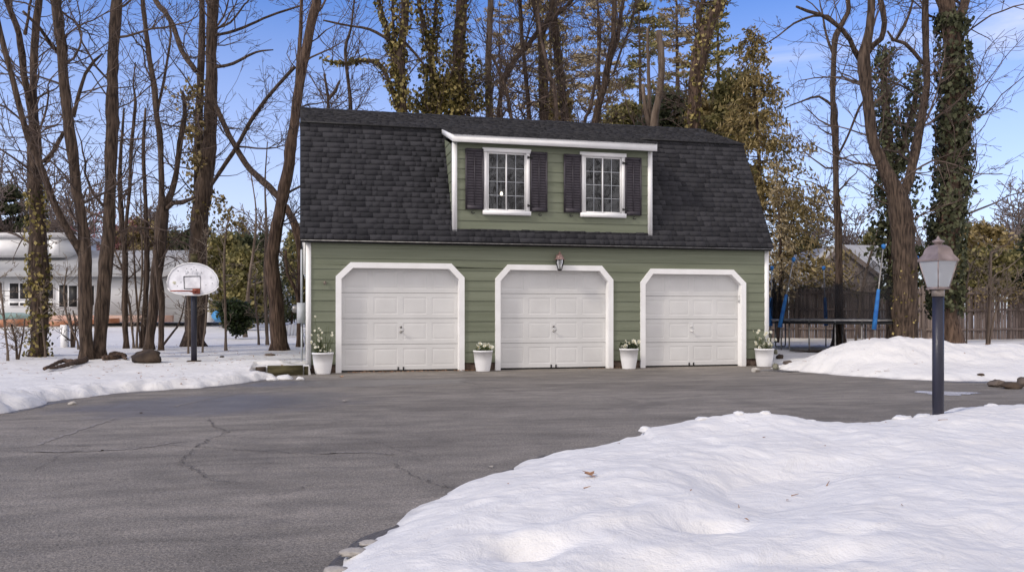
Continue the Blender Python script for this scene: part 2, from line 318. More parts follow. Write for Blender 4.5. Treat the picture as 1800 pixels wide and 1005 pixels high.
# ------------------------------------------------------------------ mesh building
class MB:
    def __init__(s): s.v = []; s.f = {}; s.n = 0
    def add(s, v, f):
        v = np.asarray(v, dtype=float).reshape(-1, 3); f = np.asarray(f, dtype=np.int64)
        if f.ndim == 1: f = f.reshape(1, -1)
        s.v.append(v); s.f.setdefault(f.shape[1], []).append(f + s.n); s.n += len(v)
    def poly(s, pts): s.add(pts, np.arange(len(pts)))
    def box(s, x0, x1, y0, y1, z0, z1):
        v = [(x0, y0, z0), (x1, y0, z0), (x1, y1, z0), (x0, y1, z0), (x0, y0, z1), (x1, y0, z1), (x1, y1, z1), (x0, y1, z1)]
        s.add(v, [(0, 3, 2, 1), (4, 5, 6, 7), (0, 1, 5, 4), (1, 2, 6, 5), (2, 3, 7, 6), (3, 0, 4, 7)])
    def obox(s, c, ax, ay, az):
        c = np.asarray(c, float); ax, ay, az = map(lambda a: np.asarray(a, float), (ax, ay, az))
        v = [c - ax - ay - az, c + ax - ay - az, c + ax + ay - az, c - ax + ay - az, c - ax - ay + az, c + ax - ay + az, c + ax + ay + az, c - ax + ay + az]
        s.add(v, [(0, 3, 2, 1), (4, 5, 6, 7), (0, 1, 5, 4), (1, 2, 6, 5), (2, 3, 7, 6), (3, 0, 4, 7)])
    def tube(s, pts, rad, n=6, cap=True, noise=0.0, rng=None):
        pts = np.asarray(pts, float); k = len(pts)
        rad = np.broadcast_to(np.asarray(rad, float), (k,))
        t = np.gradient(pts, axis=0); t /= np.linalg.norm(t, axis=1)[:, None] + 1e-12
        ref = np.array([1., 0.13, 0.07]) if abs(t[:, 2]).mean() > .6 else np.array([.05, .09, 1.])
        a = np.cross(t, ref); a /= np.linalg.norm(a, axis=1)[:, None] + 1e-12
        b = np.cross(t, a)
        th = np.linspace(0, 2 * np.pi, n, endpoint=False)
        rr = rad[:, None] * np.ones((1, n))
        if noise and rng is not None: rr = rr * (1 + noise * rng.normal(size=rr.shape))
        v = pts[:, None, :] + rr[:, :, None] * (np.cos(th)[None, :, None] * a[:, None, :] + np.sin(th)[None, :, None] * b[:, None, :])
        i = np.arange(k - 1)[:, None] * n; j = np.arange(n)[None, :]; j2 = (j + 1) % n
        f = np.stack([i + j, i + j2, i + n + j2, i + n + j], -1).reshape(-1, 4)
        s.add(v.reshape(-1, 3), f)
        if cap and n > 2:
            s.f.setdefault(n, []).append(np.array([np.arange(n)[::-1] + s.n - k * n])); s.f[n].append(np.array([np.arange(n) + s.n - n]))
    def lathe(s, prof, c=(0, 0, 0), n=20, rot=0.0, closed=True):
        prof = np.asarray(prof, float); th = np.linspace(0, 2 * np.pi, n, endpoint=False) + rot
        v = np.stack([c[0] + prof[:, 0:1] * np.cos(th), c[1] + prof[:, 0:1] * np.sin(th), c[2] + prof[:, 1:2] * np.ones((1, n))], -1)
        k = len(prof); i = np.arange(k - 1)[:, None] * n; j = np.arange(n)[None, :]; j2 = (j + 1) % n
        s.add(v.reshape(-1, 3), np.stack([i + j, i + j2, i + n + j2, i + n + j], -1).reshape(-1, 4))
    def leaves(s, c, nrm, up, size, fold=.25, aspect=.8):
        """folded diamond leaves (two triangles sharing the midrib)"""
        c = np.asarray(c); m = len(c)
        nrm = nrm / (np.linalg.norm(nrm, axis=1)[:, None] + 1e-9); side = np.cross(nrm, up); side /= np.linalg.norm(side, axis=1)[:, None] + 1e-9
        up = np.cross(side, nrm)
        sz = np.broadcast_to(size, (m,))[:, None]
        tip = c + up * sz * .5; bot = c - up * sz * .5
        l = c + side * sz * aspect * .5 + nrm * sz * fold; r = c - side * sz * aspect * .5 + nrm * sz * fold
        v = np.stack([bot, l, tip, r], 1).reshape(-1, 3); i = np.arange(m) * 4
        f = np.concatenate([np.stack([i, i + 1, i + 2], 1), np.stack([i, i + 2, i + 3], 1)])
        s.add(v, f)
    def blob(s, c, r, rng, amp=.2, n=3, flat=1.0):
        """lumpy rock"""
        u = np.linspace(0, np.pi, 4 * n + 1); 
        th = np.linspace(0, 2 * np.pi, 8 * n, endpoint=False); k = len(u); m = len(th)
        d = np.stack([np.sin(u)[:, None] * np.cos(th), np.sin(u)[:, None] * np.sin(th), np.cos(u)[:, None] * np.ones((1, m))], -1)
        rad = np.ones((k, m)); 
        for _ in range(15):
            q = rng.normal(size=3); q /= np.linalg.norm(q); off = rng.uniform(.5, .95)
            dd = d @ q; rad = np.minimum(rad, np.where(dd > .05, (off + .12) / np.maximum(dd, .05), 9))
        rad *= 1 + amp * .15 * rng.normal(size=rad.shape); rad[0] = rad[0, 0]; rad[-1] = rad[-1, 0]
        v = np.asarray(c) + d * rad[:, :, None] * np.asarray(r) 
        i = np.arange(k - 1)[:, None] * m; j = np.arange(m)[None, :]; j2 = (j + 1) % m
        s.add(v.reshape(-1, 3), np.stack([i + j, i + m + j, i + m + j2, i + j2], -1).reshape(-1, 4))
    def build(s, name, m, parent=None, smooth=False, loc=None):
        me = bpy.data.meshes.new(name)
        v = np.concatenate(s.v) if s.v else np.zeros((0, 3))
        if parent is not None:
            p = parent
            while p is not None: v = v - np.array(p.location)[None, :]; p = p.parent
        elif loc is not None: v = v - np.asarray(loc, float)[None, :]
        me.vertices.add(len(v)); me.vertices.foreach_set('co', v.astype(np.float32).ravel())
        fl = []; ls = []; tot = 0; st = []
        for k, arrs in s.f.items():
            a = np.concatenate(arrs); fl.append(a.ravel()); st.append(tot + np.arange(len(a)) * k); ls.append(np.full(len(a), k)); tot += a.size
        fl = np.concatenate(fl); st = np.concatenate(st); ls = np.concatenate(ls)
        me.loops.add(tot); me.loops.foreach_set('vertex_index', fl.astype(np.int32))
        me.polygons.add(len(st)); me.polygons.foreach_set('loop_start', st.astype(np.int32))
        me.polygons.foreach_set('loop_total', ls.astype(np.int32))
        if smooth: me.polygons.foreach_set('use_smooth', np.ones(len(st), bool))
        me.update(calc_edges=True); me.validate()
        me.materials.append(M[m] if isinstance(m, str) else m)
        o = bpy.data.objects.new(name, me); sc.collection.objects.link(o)
        if parent is not None: o.parent = parent
        elif loc is not None: o.location = loc
        return o
def tag(o, label=None, cat=None, group=None, kind=None):
    if label: o['label'] = label
    if cat: o['category'] = cat
    if group: o['group'] = group
    if kind: o['kind'] = kind
    return o
def thing(name, label, cat, loc, group=None):
    o = bpy.data.objects.new(name, None); sc.collection.objects.link(o); o.location = tuple(float(a) for a in loc)
    o.empty_display_size = .2
    return tag(o, label, cat, group)
# ------------------------------------------------------------------ ground
def G(*pts): return [tuple(gd(a, b)) for a, b in pts]
DRIVE = ([(-14.0, -22.0)] + G((-500, 800), (-200, 752), (0, 727), (60, 714), (110, 702), (130, 699), (200, 692), (300, 684), (380, 678), (440, 671), (500, 664)) +
         [(0.02, -0.55), (0.0, 0.8), (10.6, 0.8), (10.62, -.08)] + G((1362, 648), (1400, 652), (1460, 658), (1560, 665), (1640, 669), (1720, 670), (1850, 670), (2100, 676), (2600, 690)) +
         G((2500, 745), (2100, 740), (1800, 736), (1720, 742), (1650, 745), (1560, 764), (1500, 767), (1420, 767), (1350, 755), (1310, 750), (1230, 764), (1120, 779), (1040, 793), (960, 802), (900, 827), (830, 852), (760, 887), (720, 912), (640, 955), (600, 985), (575, 1008)) +
         [(-.25, -14.6), (-.45, -16), (.5, -22)])
DRIVE = np.array(DRIVE)
def sdf(P, poly):
    """distance outside the polygon (positive outside)"""
    d = np.full(len(P), 1e9); inside = np.zeros(len(P), bool); n = len(poly)
    for i in range(n):
        a = poly[i]; b = poly[(i + 1) % n]; ab = b - a; ap = P - a
        t = np.clip((ap @ ab) / (ab @ ab + 1e-12), 0, 1); q = ap - t[:, None] * ab
        d = np.minimum(d, np.sqrt((q ** 2).sum(1)))
        c = (a[1] > P[:, 1]) != (b[1] > P[:, 1])
        xx = (b[0] - a[0]) * (P[:, 1] - a[1]) / (b[1] - a[1] + 1e-12) + a[0]
        inside ^= c & (P[:, 0] < xx)
    return np.where(inside, -d, d)
BANK = np.array(G((1230, 730), (1120, 764), (960, 802), (760, 887), (575, 1008)))
def gauss(X, Y, cx, cy, sx, sy, ang=0):
    c, s = math.cos(ang), math.sin(ang); u = (X - cx) * c + (Y - cy) * s; v = -(X - cx) * s + (Y - cy) * c
    return np.exp(-.5 * ((u / sx) ** 2 + (v / sy) ** 2))
def snow_height(X, Y):
    X = np.asarray(X, float); Y = np.asarray(Y, float)
    dep = (X * SP + (Y + 18) * CP); lat = X * CP - (Y + 18) * SP
    P = np.stack([X.ravel(), Y.ravel()], 1); near = (dep.ravel() < 40) & (abs(X.ravel()) < 30)
    sd = np.full(len(P), 9.0); sd[near] = sdf(P[near], DRIVE); sd = sd.reshape(X.shape)
    sd0 = sd
    fore = (Y < -7.2) & (lat > -2.2) & (dep < 11.5)
    rag = .15 * fbm(X * 1.9, Y * 1.9, 3) + .05 * fbm(X * 7, Y * 7, 2)
    sd = sd + np.where(fore, rag, rag * 1.5)
    # foreground bank
    t = 1 - np.exp(-np.maximum(sd, 0) / np.where(fore & (lat > 1.2) & (dep > 6.3), .15, .30))
    t = np.where(sd > 0, t, np.maximum(sd, -.6) * 1.2)
    far_edge = np.clip((dep - 5.6) / 2.4, 0, 1)
    hf = .13 + .055 * far_edge
    hf = hf + .10 * gauss(X, Y, *gd(1325, 745, .2), .40, .30) + .03 * gauss(X, Y, *gd(1240, 756, .2), .35, .3)
    hf = hf + .07 * gauss(X, Y, *gd(1790, 722, .25), .9, .5)
    hf = hf + .05 * gauss(X, Y, *gd(1600, 760, .25), 1.5, .8) + .08 * gauss(X, Y, *gd(1120, 850, .2), .8, .5, .6)
    hf = hf - .15 * gauss(X, Y, *gd(1350, 838, .2), .26, .42, -.5) - .08 * gauss(X, Y, *gd(1420, 815, .2), .5, .28, .3)
    hf = hf - .11 * gauss(X, Y, *gd(925, 950, .18), .12, .08) - .10 * gauss(X, Y, *gd(1262, 907, .2), .15, .09)
    hf = hf - .05 * gauss(X, Y, *gd(1500, 928, .2), .12, .07) - .06 * gauss(X, Y, *gd(1180, 975, .2), .2, .1) - .05 * gauss(X, Y, *gd(1460, 965, .2), .16, .07)
    hf = hf + .035 * gauss(X, Y, *gd(1000, 915, .2), .5, .09, .3) + .05 * gauss(X, Y, *gd(1640, 900, .2), .9, .35, .2)
    hf = hf + .075 * fbm(X * .9 + 3, Y * .9, 2) + .032 * fbm(X * 4, Y * 4, 3) + .012 * np.abs(fbm(X * 7, Y * 9, 3)) + .006 * fbm(X * 18, Y * 18, 2)
    hf = np.maximum(hf, .07)
    # rest of the yard
    hy = .12 + .012 * np.clip(dep - 18, 0, 60) + .05 * fbm(X * .35, Y * .35, 3) + .02 * fbm(X * 2.3, Y * 2.3, 3)
    left = lat < -3
    hy = hy + np.where(left & (sd0 < 3), .17 * np.exp(-np.clip(sd0 - .25, 0, 9) / .8), 0) * np.clip((12.5 - dep) / 3 + .3, .3, 1.3)
    hy = hy + np.where(left, .06 * np.exp(-sd0 / .5) * fbm(X * 5, Y * 5, 3) * 2, 0)
    hy = hy + .12 * gauss(X, Y, -.9, .6, .9, 1.0)
    right = lat > 4.5
    pk = .10 * fbm(X * 1.3, Y * 1.3, 4) + .05 * fbm(X * 5, Y * 5, 3)
    def mound(px, d, h, sx, sy):
        p = at(px, 600, d); return h * gauss(X, Y, p[0], p[1], sx, sy, -PSI)
    mo = mound(1600, 18.0, .34, 1.3, .75) + mound(1505, 18.1, .25, .7, .6) + mound(1730, 18.0, .24, 1.5, .8) + mound(1900, 17.6, .26, 1.2, .9)
    hy = hy + np.where(right, mo * (1 + 1.2 * pk) + .6 * pk * np.clip(mo * 3, 0, 1), 0)
    tt = 1 - np.exp(-np.maximum(sd, 0) / np.where(left, .16, .22)); tt = np.where(sd > 0, tt, np.maximum(sd, -.6) * 1.2)
    h = np.where(fore, np.where(sd > 0, hf * t, t * .3), np.where(sd > 0, hy * tt, tt * .3))
    far = np.clip((dep - 80) / 200, 0, 1); h = h + far * .05
    tx0 = wl(446, 650, -.5)[0]
    tz = (X > tx0) & (X < .16)
    h = np.where(tz & (Y < -.36) & (Y > -1.3), np.minimum(h, -.03), h)
    h = np.where(tz & (Y >= -.42) & (Y < .3), .175 + .02 * fbm(X * 5, Y * 5, 2), h)
    # earth bared under the building
    h = np.where((X > .2) & (X < 10.45) & (Y > .2) & (Y < 6.8), -.3, h)
    return h
def zs(x, y): return float(snow_height(np.array([x]), np.array([y]))[0])
def axis(parts):
    a = []
    for x0, x1, st in parts: a.append(np.arange(x0, x1, st))
    a.append([parts[-1][1]]); return np.concatenate(a)
def geo(a, b, n): return np.sign(b) * np.geomspace(abs(a), abs(b), n)
gx = np.unique(np.round(np.concatenate([geo(-14, -420, 36), axis([(-14, -6, .12), (-6, -1, .06), (-1, 8.5, .032), (8.5, 16, .06), (16, 26, .25)]), geo(26, 420, 34)]), 4))
gy = np.unique(np.round(np.concatenate([[-60, -40, -30, -24], axis([(-22, -15.5, .12), (-15.5, -8.5, .032), (-8.5, 1.5, .06), (1.5, 8, .15), (8, 30, .35)]), geo(30, 500, 40)]), 4))
GX, GY = np.meshgrid(gx, gy)
Hs = snow_height(GX, GY)
nx, ny = len(gx), len(gy)
idx = np.arange(nx * ny).reshape(ny, nx)
q = np.stack([idx[:-1, :-1], idx[:-1, 1:], idx[1:, 1:], idx[1:, :-1]], -1).reshape(-1, 4)
hq = np.maximum.reduce([Hs[:-1, :-1], Hs[:-1, 1:], Hs[1:, 1:], Hs[1:, :-1]]).ravel()
q = q[hq > -.02]
sb = MB(); sb.add(np.stack([GX.ravel(), GY.ravel(), Hs.ravel()], 1), q)
sn = sb.build('snow_ground', 'snow', smooth=True); tag(sn, kind='structure')
g = MB(); g.poly([(-600, -300, -.15), (600, -300, -.15), (600, 800, -.15), (-600, 800, -.15)])
tag(g.build('ground', 'soilbare'), kind='structure')
g = MB(); g.poly([(-30, -60, 0), (45, -60, 0), (45, 0.25, 0), (-30, 0.25, 0)])
drv = tag(g.build('driveway', 'asphalt'), kind='structure')
# cracks and worn seams, lying 4 mm above the asphalt
def ribbon(mb, pts, wdt, rng, z=.004, jit=.02, sub=9):
    P = np.array([gd(a, b) for a, b in pts]); out = []
    for i in range(len(P) - 1):
        for k in range(sub): out.append(P[i] + (P[i + 1] - P[i]) * k / sub)
    out.append(P[-1]); out = np.array(out); out += rng.normal(size=out.shape) * jit * min(1, .4 + .6)
    t = np.gradient(out, axis=0); t /= np.linalg.norm(t, axis=1)[:, None] + 1e-9; nn = np.stack([-t[:, 1], t[:, 0]], 1)
    ww = wdt * .5 * np.clip(rng.normal(1, .45, len(out)), .15, 2.2)[:, None]; ww[0] *= .1; ww[-1] *= .1
    a = out + nn * ww; b = out - nn * ww; n = len(out)
    v = np.concatenate([np.c_[a, np.full(n, z)], np.c_[b, np.full(n, z)]]); i = np.arange(n - 1)
    mb.add(v, np.stack([i, i + n, i + n + 1, i + 1], 1))
cr_rng = np.random.default_rng(11)
cracks = [([(365, 737), (375, 748), (393, 756), (400, 760), (380, 768), (355, 778), (345, 786)], .022, 'crack'),
          ([(340, 788), (330, 800), (320, 808), (318, 815), (335, 820), (350, 833), (380, 846), (420, 848)], .018, 'crack'),
          ([(0, 792), (100, 796), (220, 788), (300, 783), (360, 786), (440, 792), (560, 798), (640, 795), (700, 800)], .02, 'crack'),
          ([(70, 782), (130, 784), (160, 783)], .018, 'crack'),
          ([(0, 762), (100, 758), (180, 748), (280, 746), (370, 745)], .014, 'crack'),
          ([(400, 757), (470, 753), (560, 745), (640, 738)], .014, 'crack'),
          ([(480, 766), (560, 770), (640, 772), (700, 790), (760, 805)], .014, 'crack'),
          ([(690, 815), (720, 835), (760, 850), (800, 858)], .016, 'crack'),
          ([(800, 668), (860, 680), (910, 690), (960, 697)], .018, 'crack'),
          ([(880, 708), (930, 716), (1000, 712)], .014, 'crack'),
          ([(640, 668), (740, 662), (830, 664), (950, 662)], .02, 'crack'),
          ([(160, 784), (110, 800), (60, 830)], .012, 'crack'),
          ([(430, 875), (500, 868), (560, 850)], .012, 'crack'),
          ([(200, 735), (185, 742), (150, 752), (100, 770), (55, 784)], .05, 'seam'),
          ([(300, 716), (360, 703), (430, 689), (520, 678)], .045, 'seam'),
          ([(60, 794), (160, 793), (230, 789), (330, 775)], .05, 'seam'),
          ([(560, 797), (640, 795), (700, 799)], .04, 'seam')]
for pts, wd, mn in cracks:
    mb = MB(); ribbon(mb, pts, wd * (.45 if mn == 'crack' else .8), cr_rng, z=.004 if mn == 'seam' else .008, jit=.02)
    o = mb.build('crack' if mn == 'crack' else 'seam', mn, drv)
# meltwater darkening the asphalt along the snow edges
def damp(pts, w0, w1, side):
    P = np.array([gd(a, b) for a, b in pts]); out = []
    for i in range(len(P) - 1):
        for k in range(14): out.append(P[i] + (P[i + 1] - P[i]) * k / 14)
    out = np.array(out + [P[-1]]); t = np.gradient(out, axis=0); t /= np.linalg.norm(t, axis=1)[:, None]; nn = np.stack([t[:, 1], -t[:, 0]], 1) * side; n = len(out)
    ww = (w0 + (w1 - w0) * np.clip(.5 + fbm(out[:, 0] * 1.7, out[:, 1] * 1.7, 4), 0, 1.4))[:, None]; ww[0] = ww[-1] = .01
    a, b = out - nn * .3, out + nn * ww; i = np.arange(n - 1); mb = MB(); mb.add(np.concatenate([np.c_[a, np.full(n, .002)], np.c_[b, np.full(n, .002)]]), np.stack([i, i + 1, i + n + 1, i + n], 1)); tag(mb.build('damp_edge', 'damp', drv), 'dark meltwater band along the snow')
damp([(0, 727), (60, 714), (110, 702), (200, 692), (300, 684), (380, 678), (440, 671), (500, 664)], .02, .22, 1)
damp([(575, 1008), (600, 985), (640, 955), (720, 912), (760, 887), (830, 852), (900, 827), (960, 802), (1040, 793), (1120, 779), (1230, 764)], .0, .09, -1)
damp([(1340, 650), (1400, 652), (1460, 658), (1560, 665), (1640, 669), (1720, 670), (1850, 670)], .05, .5, 1)
# grey ice film by the lamp post
mb = MB(); c = gd(1662, 691); th = np.linspace(0, 2 * np.pi, 48, endpoint=False)
rr = 1 + .25 * np.sin(3 * th + 1) + .15 * np.sin(7 * th) + .06 * cr_rng.normal(size=48)
lat_, dep_ = .42 * rr * np.cos(th), .32 * rr * np.sin(th)
mb.poly([(c[0] + a * CP + b * SP, c[1] - a * SP + b * CP, .005) for a, b in zip(lat_, dep_)])
tag(mb.build('ice', 'ice', drv), 'thin grey ice film')

# ------------------------------------------------------------------ the garage
gar = thing('garage', 'green three car garage with dark gambrel roof and a shed dormer', 'garage', (0.1, 0, 0))
WX0, WX1 = .115, 10.52
EY, EZ, BY, BZ, RY, RZ = -.15, 2.73, 1.28, 5.41, 3.49, 6.2
def X_(px): return wl(px, 500)[0]
doors = []
for (lo, ro, tl, tr, yl, yr, cl, cr_) in [(590, 816, 616, 793, 485, 488, 460.5, 463.7), (870, 1077, 892, 1057, 489, 492, 464.6, 467.4), (1125, 1310, 1143, 1288, 494, 499, 471.5, 474.9)]:
    doors.append(dict(x0=X_(lo), x1=X_(ro), c0=X_(tl), c1=X_(tr), zt=.5 * (wl(lo, cl)[1] + wl(ro, cr_)[1]), zc=.5 * (wl(lo, yl)[1] + wl(ro, yr)[1])))
TW = .115
def open_x(d, z, side, inset):
    """edge of a clipped-corner opening at height z"""
    zt, zc = d['zt'] - inset, d['zc'] - inset * .45
    if z >= zt - 1e-9: return None
    t = np.clip((z - zc) / (zt - zc), 0, 1)
    if side < 0: return d['x0'] + inset + t * (d['c0'] - d['x0'] + inset * -.55)
    return d['x1'] - inset - t * (d['x1'] - d['c1'] - inset * .55)
ZL = [2.352 - .2165 * k for k in range(-2, 11)]   # lap lines
def siding_front():
    mb = MB(); ins = .05
    cuts = sorted(set([round(z, 5) for z in ZL if .17 < z < 2.74] + [.17, 2.74] + [round(d['zt'] - ins, 5) for d in doors] + [round(d['zc'] - ins * .45, 5) for d in doors]))
    for a, b in zip(cuts[:-1], cuts[1:]):
        zm = (a + b) / 2; zlo = max(z for z in ZL if z < zm + 1e-6) if min(ZL) < zm else min(ZL)
        f = lambda z: -.014 * (1 - (z - zlo) / .2165) - .002
        xs = [(WX0, WX0)]
        for d in doors:
            if zm < d['zt'] - ins:
                xs.append((open_x(d, a + 1e-6, -1, ins), open_x(d, b - 1e-6, -1, ins))); xs.append((open_x(d, a + 1e-6, 1, ins), open_x(d, b - 1e-6, 1, ins)))
        xs.append((WX1, WX1))
        for i in range(0, len(xs), 2):
            (la, lb), (ra, rb) = xs[i], xs[i + 1]
            mb.poly([(la, f(a), a), (ra, f(a), a), (rb, f(b), b), (lb, f(b), b)])
            if abs(a - zlo) < 1e-4: mb.poly([(la, f(a), a), (la, .004, a), (ra, .004, a), (ra, f(a), a)])
    return mb
siding_front().build('siding', 'siding', gar)
# gable ends, lapped too
def prof_y(z):
    if z <= EZ: return 0.0
    if z <= BZ: return EY + .1 + (z - EZ) / (BZ - EZ) * (BY - EY)
    return BY + .1 + (z - BZ) / (RZ - BZ) * (RY - BY)
for X, sgn in ((WX0, -1), (WX1, 1)):
    mb = MB(); z = .17
    lines = [.17] + [zz for zz in np.arange(.403, 6.1, .2165)] + [6.12]
    for a, b in zip(lines[:-1], lines[1:]):
        xa = X + sgn * .016; xb = X + sgn * .002; ya, yb = prof_y(a), prof_y(b); D = 2 * RY
        v = [(xa, ya, a), (xa, D - ya, a), (xb, D - yb, b), (xb, yb, b)]
        mb.poly(v if sgn > 0 else v[::-1])
        mb.poly([(xa, ya, a), (X, ya, a), (X, D - ya, a), (xa, D - ya, a)])
    mb.build('siding', 'siding_side', gar)
mb = MB(); mb.box(WX0, WX1, 2 * RY - .02, 2 * RY, .17, 2.74); mb.build('rear_wall', 'siding', gar)
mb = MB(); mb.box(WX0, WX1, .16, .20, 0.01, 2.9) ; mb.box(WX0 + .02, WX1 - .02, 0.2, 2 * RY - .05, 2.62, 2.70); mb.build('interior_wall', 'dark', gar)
# foundation strips
mb = MB()
segs = [WX0 + .01] + sum([[d['x0'] + .02, d['x1'] - .02] for d in doors], []) + [WX1 - .01]
for i in range(0, len(segs), 2):
    mb = MB(); mb.box(segs[i], segs[i + 1], .006, .15, -.1, .172)
    if i + 2 < len(segs): mb.build('foundation', 'found', gar)
mb.build('foundation', 'found', gar)
# corner boards, fascia
for (a, b) in ((WX0 - .03, WX0 + .075), (WX1 - .07, WX1 + .03)):
    mb = MB(); mb.box(a, b, -.032, .07, .10, 2.70); mb.build('corner_board', 'trim', gar)
mb = MB(); mb.box(WX0 - .075, WX0 - .035, .25, .36, 2.02, 2.72); mb.build('downspout', 'trim', gar)
mb = MB(); mb.box(WX0 - .12, WX1 + .05, -.128, -.10, 2.655, 2.722); mb.build('fascia', 'shingle_edge', gar)
mb = MB(); mb.box(WX0 - .12, WX1 + .05, -.10, .0, 2.69, 2.71); mb.build('soffit', 'siding', gar)
mb = MB(); mb.box(WX0 - .13, WX1 + .06, -.172, -.13, 2.690, 2.704); tag(mb.build('drip_edge', 'steel', gar), 'thin pale metal drip edge')
# rake boards on the gable ends (white)
for X in (WX0 - .1, WX1 + .03):
    mb = MB()
    for (y0, z0, y1, z1) in ((EY + .03, EZ - .02, BY + .02, BZ - .03), (BY + .02, BZ - .03, RY, RZ - .03), (RY, RZ - .03, 2 * RY - BY, BZ - .03), (2 * RY - BY, BZ - .03, 2 * RY - EY, EZ)):
        mb.add([(X, y0, z0), (X + .025, y0, z0), (X + .025, y1, z1), (X, y1, z1), (X, y0, z0 - .14), (X + .025, y0, z0 - .14), (X + .025, y1, z1 - .14), (X, y1, z1 - .14)],
               [(0, 1, 2, 3), (4, 7, 6, 5), (0, 4, 5, 1), (3, 2, 6, 7), (0, 3, 7, 4), (1, 5, 6, 2)])
    mb.build('rake_board', 'trim', gar)
# shingled roof
RX0, RX1 = -.03, 10.6
def shingles(mb, x0, x1, p0, p1, rows, rng, skip=None, lift=.020, joint=.145):
    """courses of tabs on the slope p0 -> p1, each p is (y, z)"""
    p0 = np.array(p0, float); p1 = np.array(p1, float); dv = p1 - p0; Ls = np.linalg.norm(dv); u = dv / Ls; nv = np.array([-u[1], u[0]])
    if nv[1] < 0: nv = -nv
    ex = Ls / rows
    for r in range(rows):
        x = x0 + rng.uniform(-.15, 0)
        while x < x1:
            wdt = rng.choice([joint * .8, joint * 1.1, joint * 1.5, joint * 2.0]) * rng.uniform(.85, 1.15)
            a, b = max(x, x0), min(x + wdt, x1); x += wdt
            if b - a < .02: continue
            drop = 0 if r == 0 else rng.uniform(0, .008) if rng.random() < .75 else rng.uniform(.012, .024)
            th = lift * rng.choice([.75, 1.0, 1.0, 1.25])
            lo = r * ex - drop; hi = (r + 1) * ex + .015
            if skip and skip(a, b, (r + .5) / rows): continue
            def pt(xx, s, h): q = p0 + u * s + nv * h; return (xx, q[0], q[1])
            v = [pt(a + .001, lo, th), pt(b - .001, lo, th), pt(b - .001, hi, .002), pt(a + .001, hi, .002), pt(a + .001, lo, -.002), pt(b - .001, lo, -.002)]
            mb.add(v, [(0, 1, 2, 3), (4, 5, 1, 0)]); mb.f.setdefault(3, [])
            n = mb.n - 6; mb.f[3].append(np.array([(n + 1, n + 5, n + 2), (n + 0, n + 3, n + 4)]))
def slab(mb, x0, x1, p0, p1, t=.05):
    p0 = np.array(p0, float); p1 = np.array(p1, float); u = (p1 - p0) / np.linalg.norm(p1 - p0); nv = np.array([-u[1], u[0]]); nv = nv if nv[1] > 0 else -nv
    a, b = p0 - nv * t, p1 - nv * t
    v = [(x, *p) for x in (x0, x1) for p in (p0, p1, b, a)]
    mb.add(v, [(0, 1, 2, 3), (4, 7, 6, 5), (0, 4, 5, 1), (3, 2, 6, 7), (0, 3, 7, 4), (1, 5, 6, 2)])
rs = np.random.default_rng(5)
DX0, DX1 = 3.13, 7.62     # dormer
mb = MB(); shingles(mb, RX0, RX1, (EY, EZ), (BY, BZ), 22, rs, skip=lambda a, b, t: a > DX0 + .02 and b < DX1 - .02 and t > .13)
mb.build('lower_roof_slope', 'shingle', gar)
mb = MB()
for x0, x1 in ((RX0, DX0 + .06), (DX1 - .06, RX1)): slab(mb, x0, x1, (EY, EZ), (BY, BZ))
slab(mb, DX0 + .06, DX1 - .06, (EY, EZ), (EY + .13 * 1.43, EZ + .13 * 2.68))
slab(mb, RX0, RX1, (BY - .06, BZ - .025), (RY, RZ)); slab(mb, RX0, RX1, (2 * RY - BY, BZ), (RY, RZ)); slab(mb, RX0, RX1, (2 * RY - EY, EZ), (2 * RY - BY, BZ))
mb.build('roof_deck', 'shingle_edge', gar)
mb = MB(); shingles(mb, RX0, RX1, (BY - .07, BZ - .028), (RY, RZ), 16, rs)
mb.build('upper_roof_slope', 'shingle', gar)
mb = MB(); shingles(mb, RX0, RX1, (2 * RY - BY, BZ), (RY, RZ), 8, rs, joint=.4); shingles(mb, RX0, RX1, (2 * RY - EY, EZ), (2 * RY - BY, BZ), 10, rs, joint=.4)
mb.build('rear_roof_slope', 'shingle', gar)
mb = MB()
x = RX0
while x < RX1:
    b = min(x + .28, RX1); h = rs.uniform(.004, .012)
    for s in (-1, 1):
        mb.add([(x, RY, RZ + .02 + h), (b, RY, RZ + .02), (b, RY + s * .15, RZ - .034), (x, RY + s * .15, RZ - .034 + h)], [(0, 1, 2, 3)] if s < 0 else [(0, 3, 2, 1)])
    x += .28
mb.build('ridge_cap', 'shingle', gar)
for a, b in ((RX0, DX0), (DX1 + .05, RX1)):
    mb = MB(); mb.box(a, b, BY - .13, BY - .09, BZ - .055, BZ - .03)
    mb.build('break_flashing', 'iron', gar)
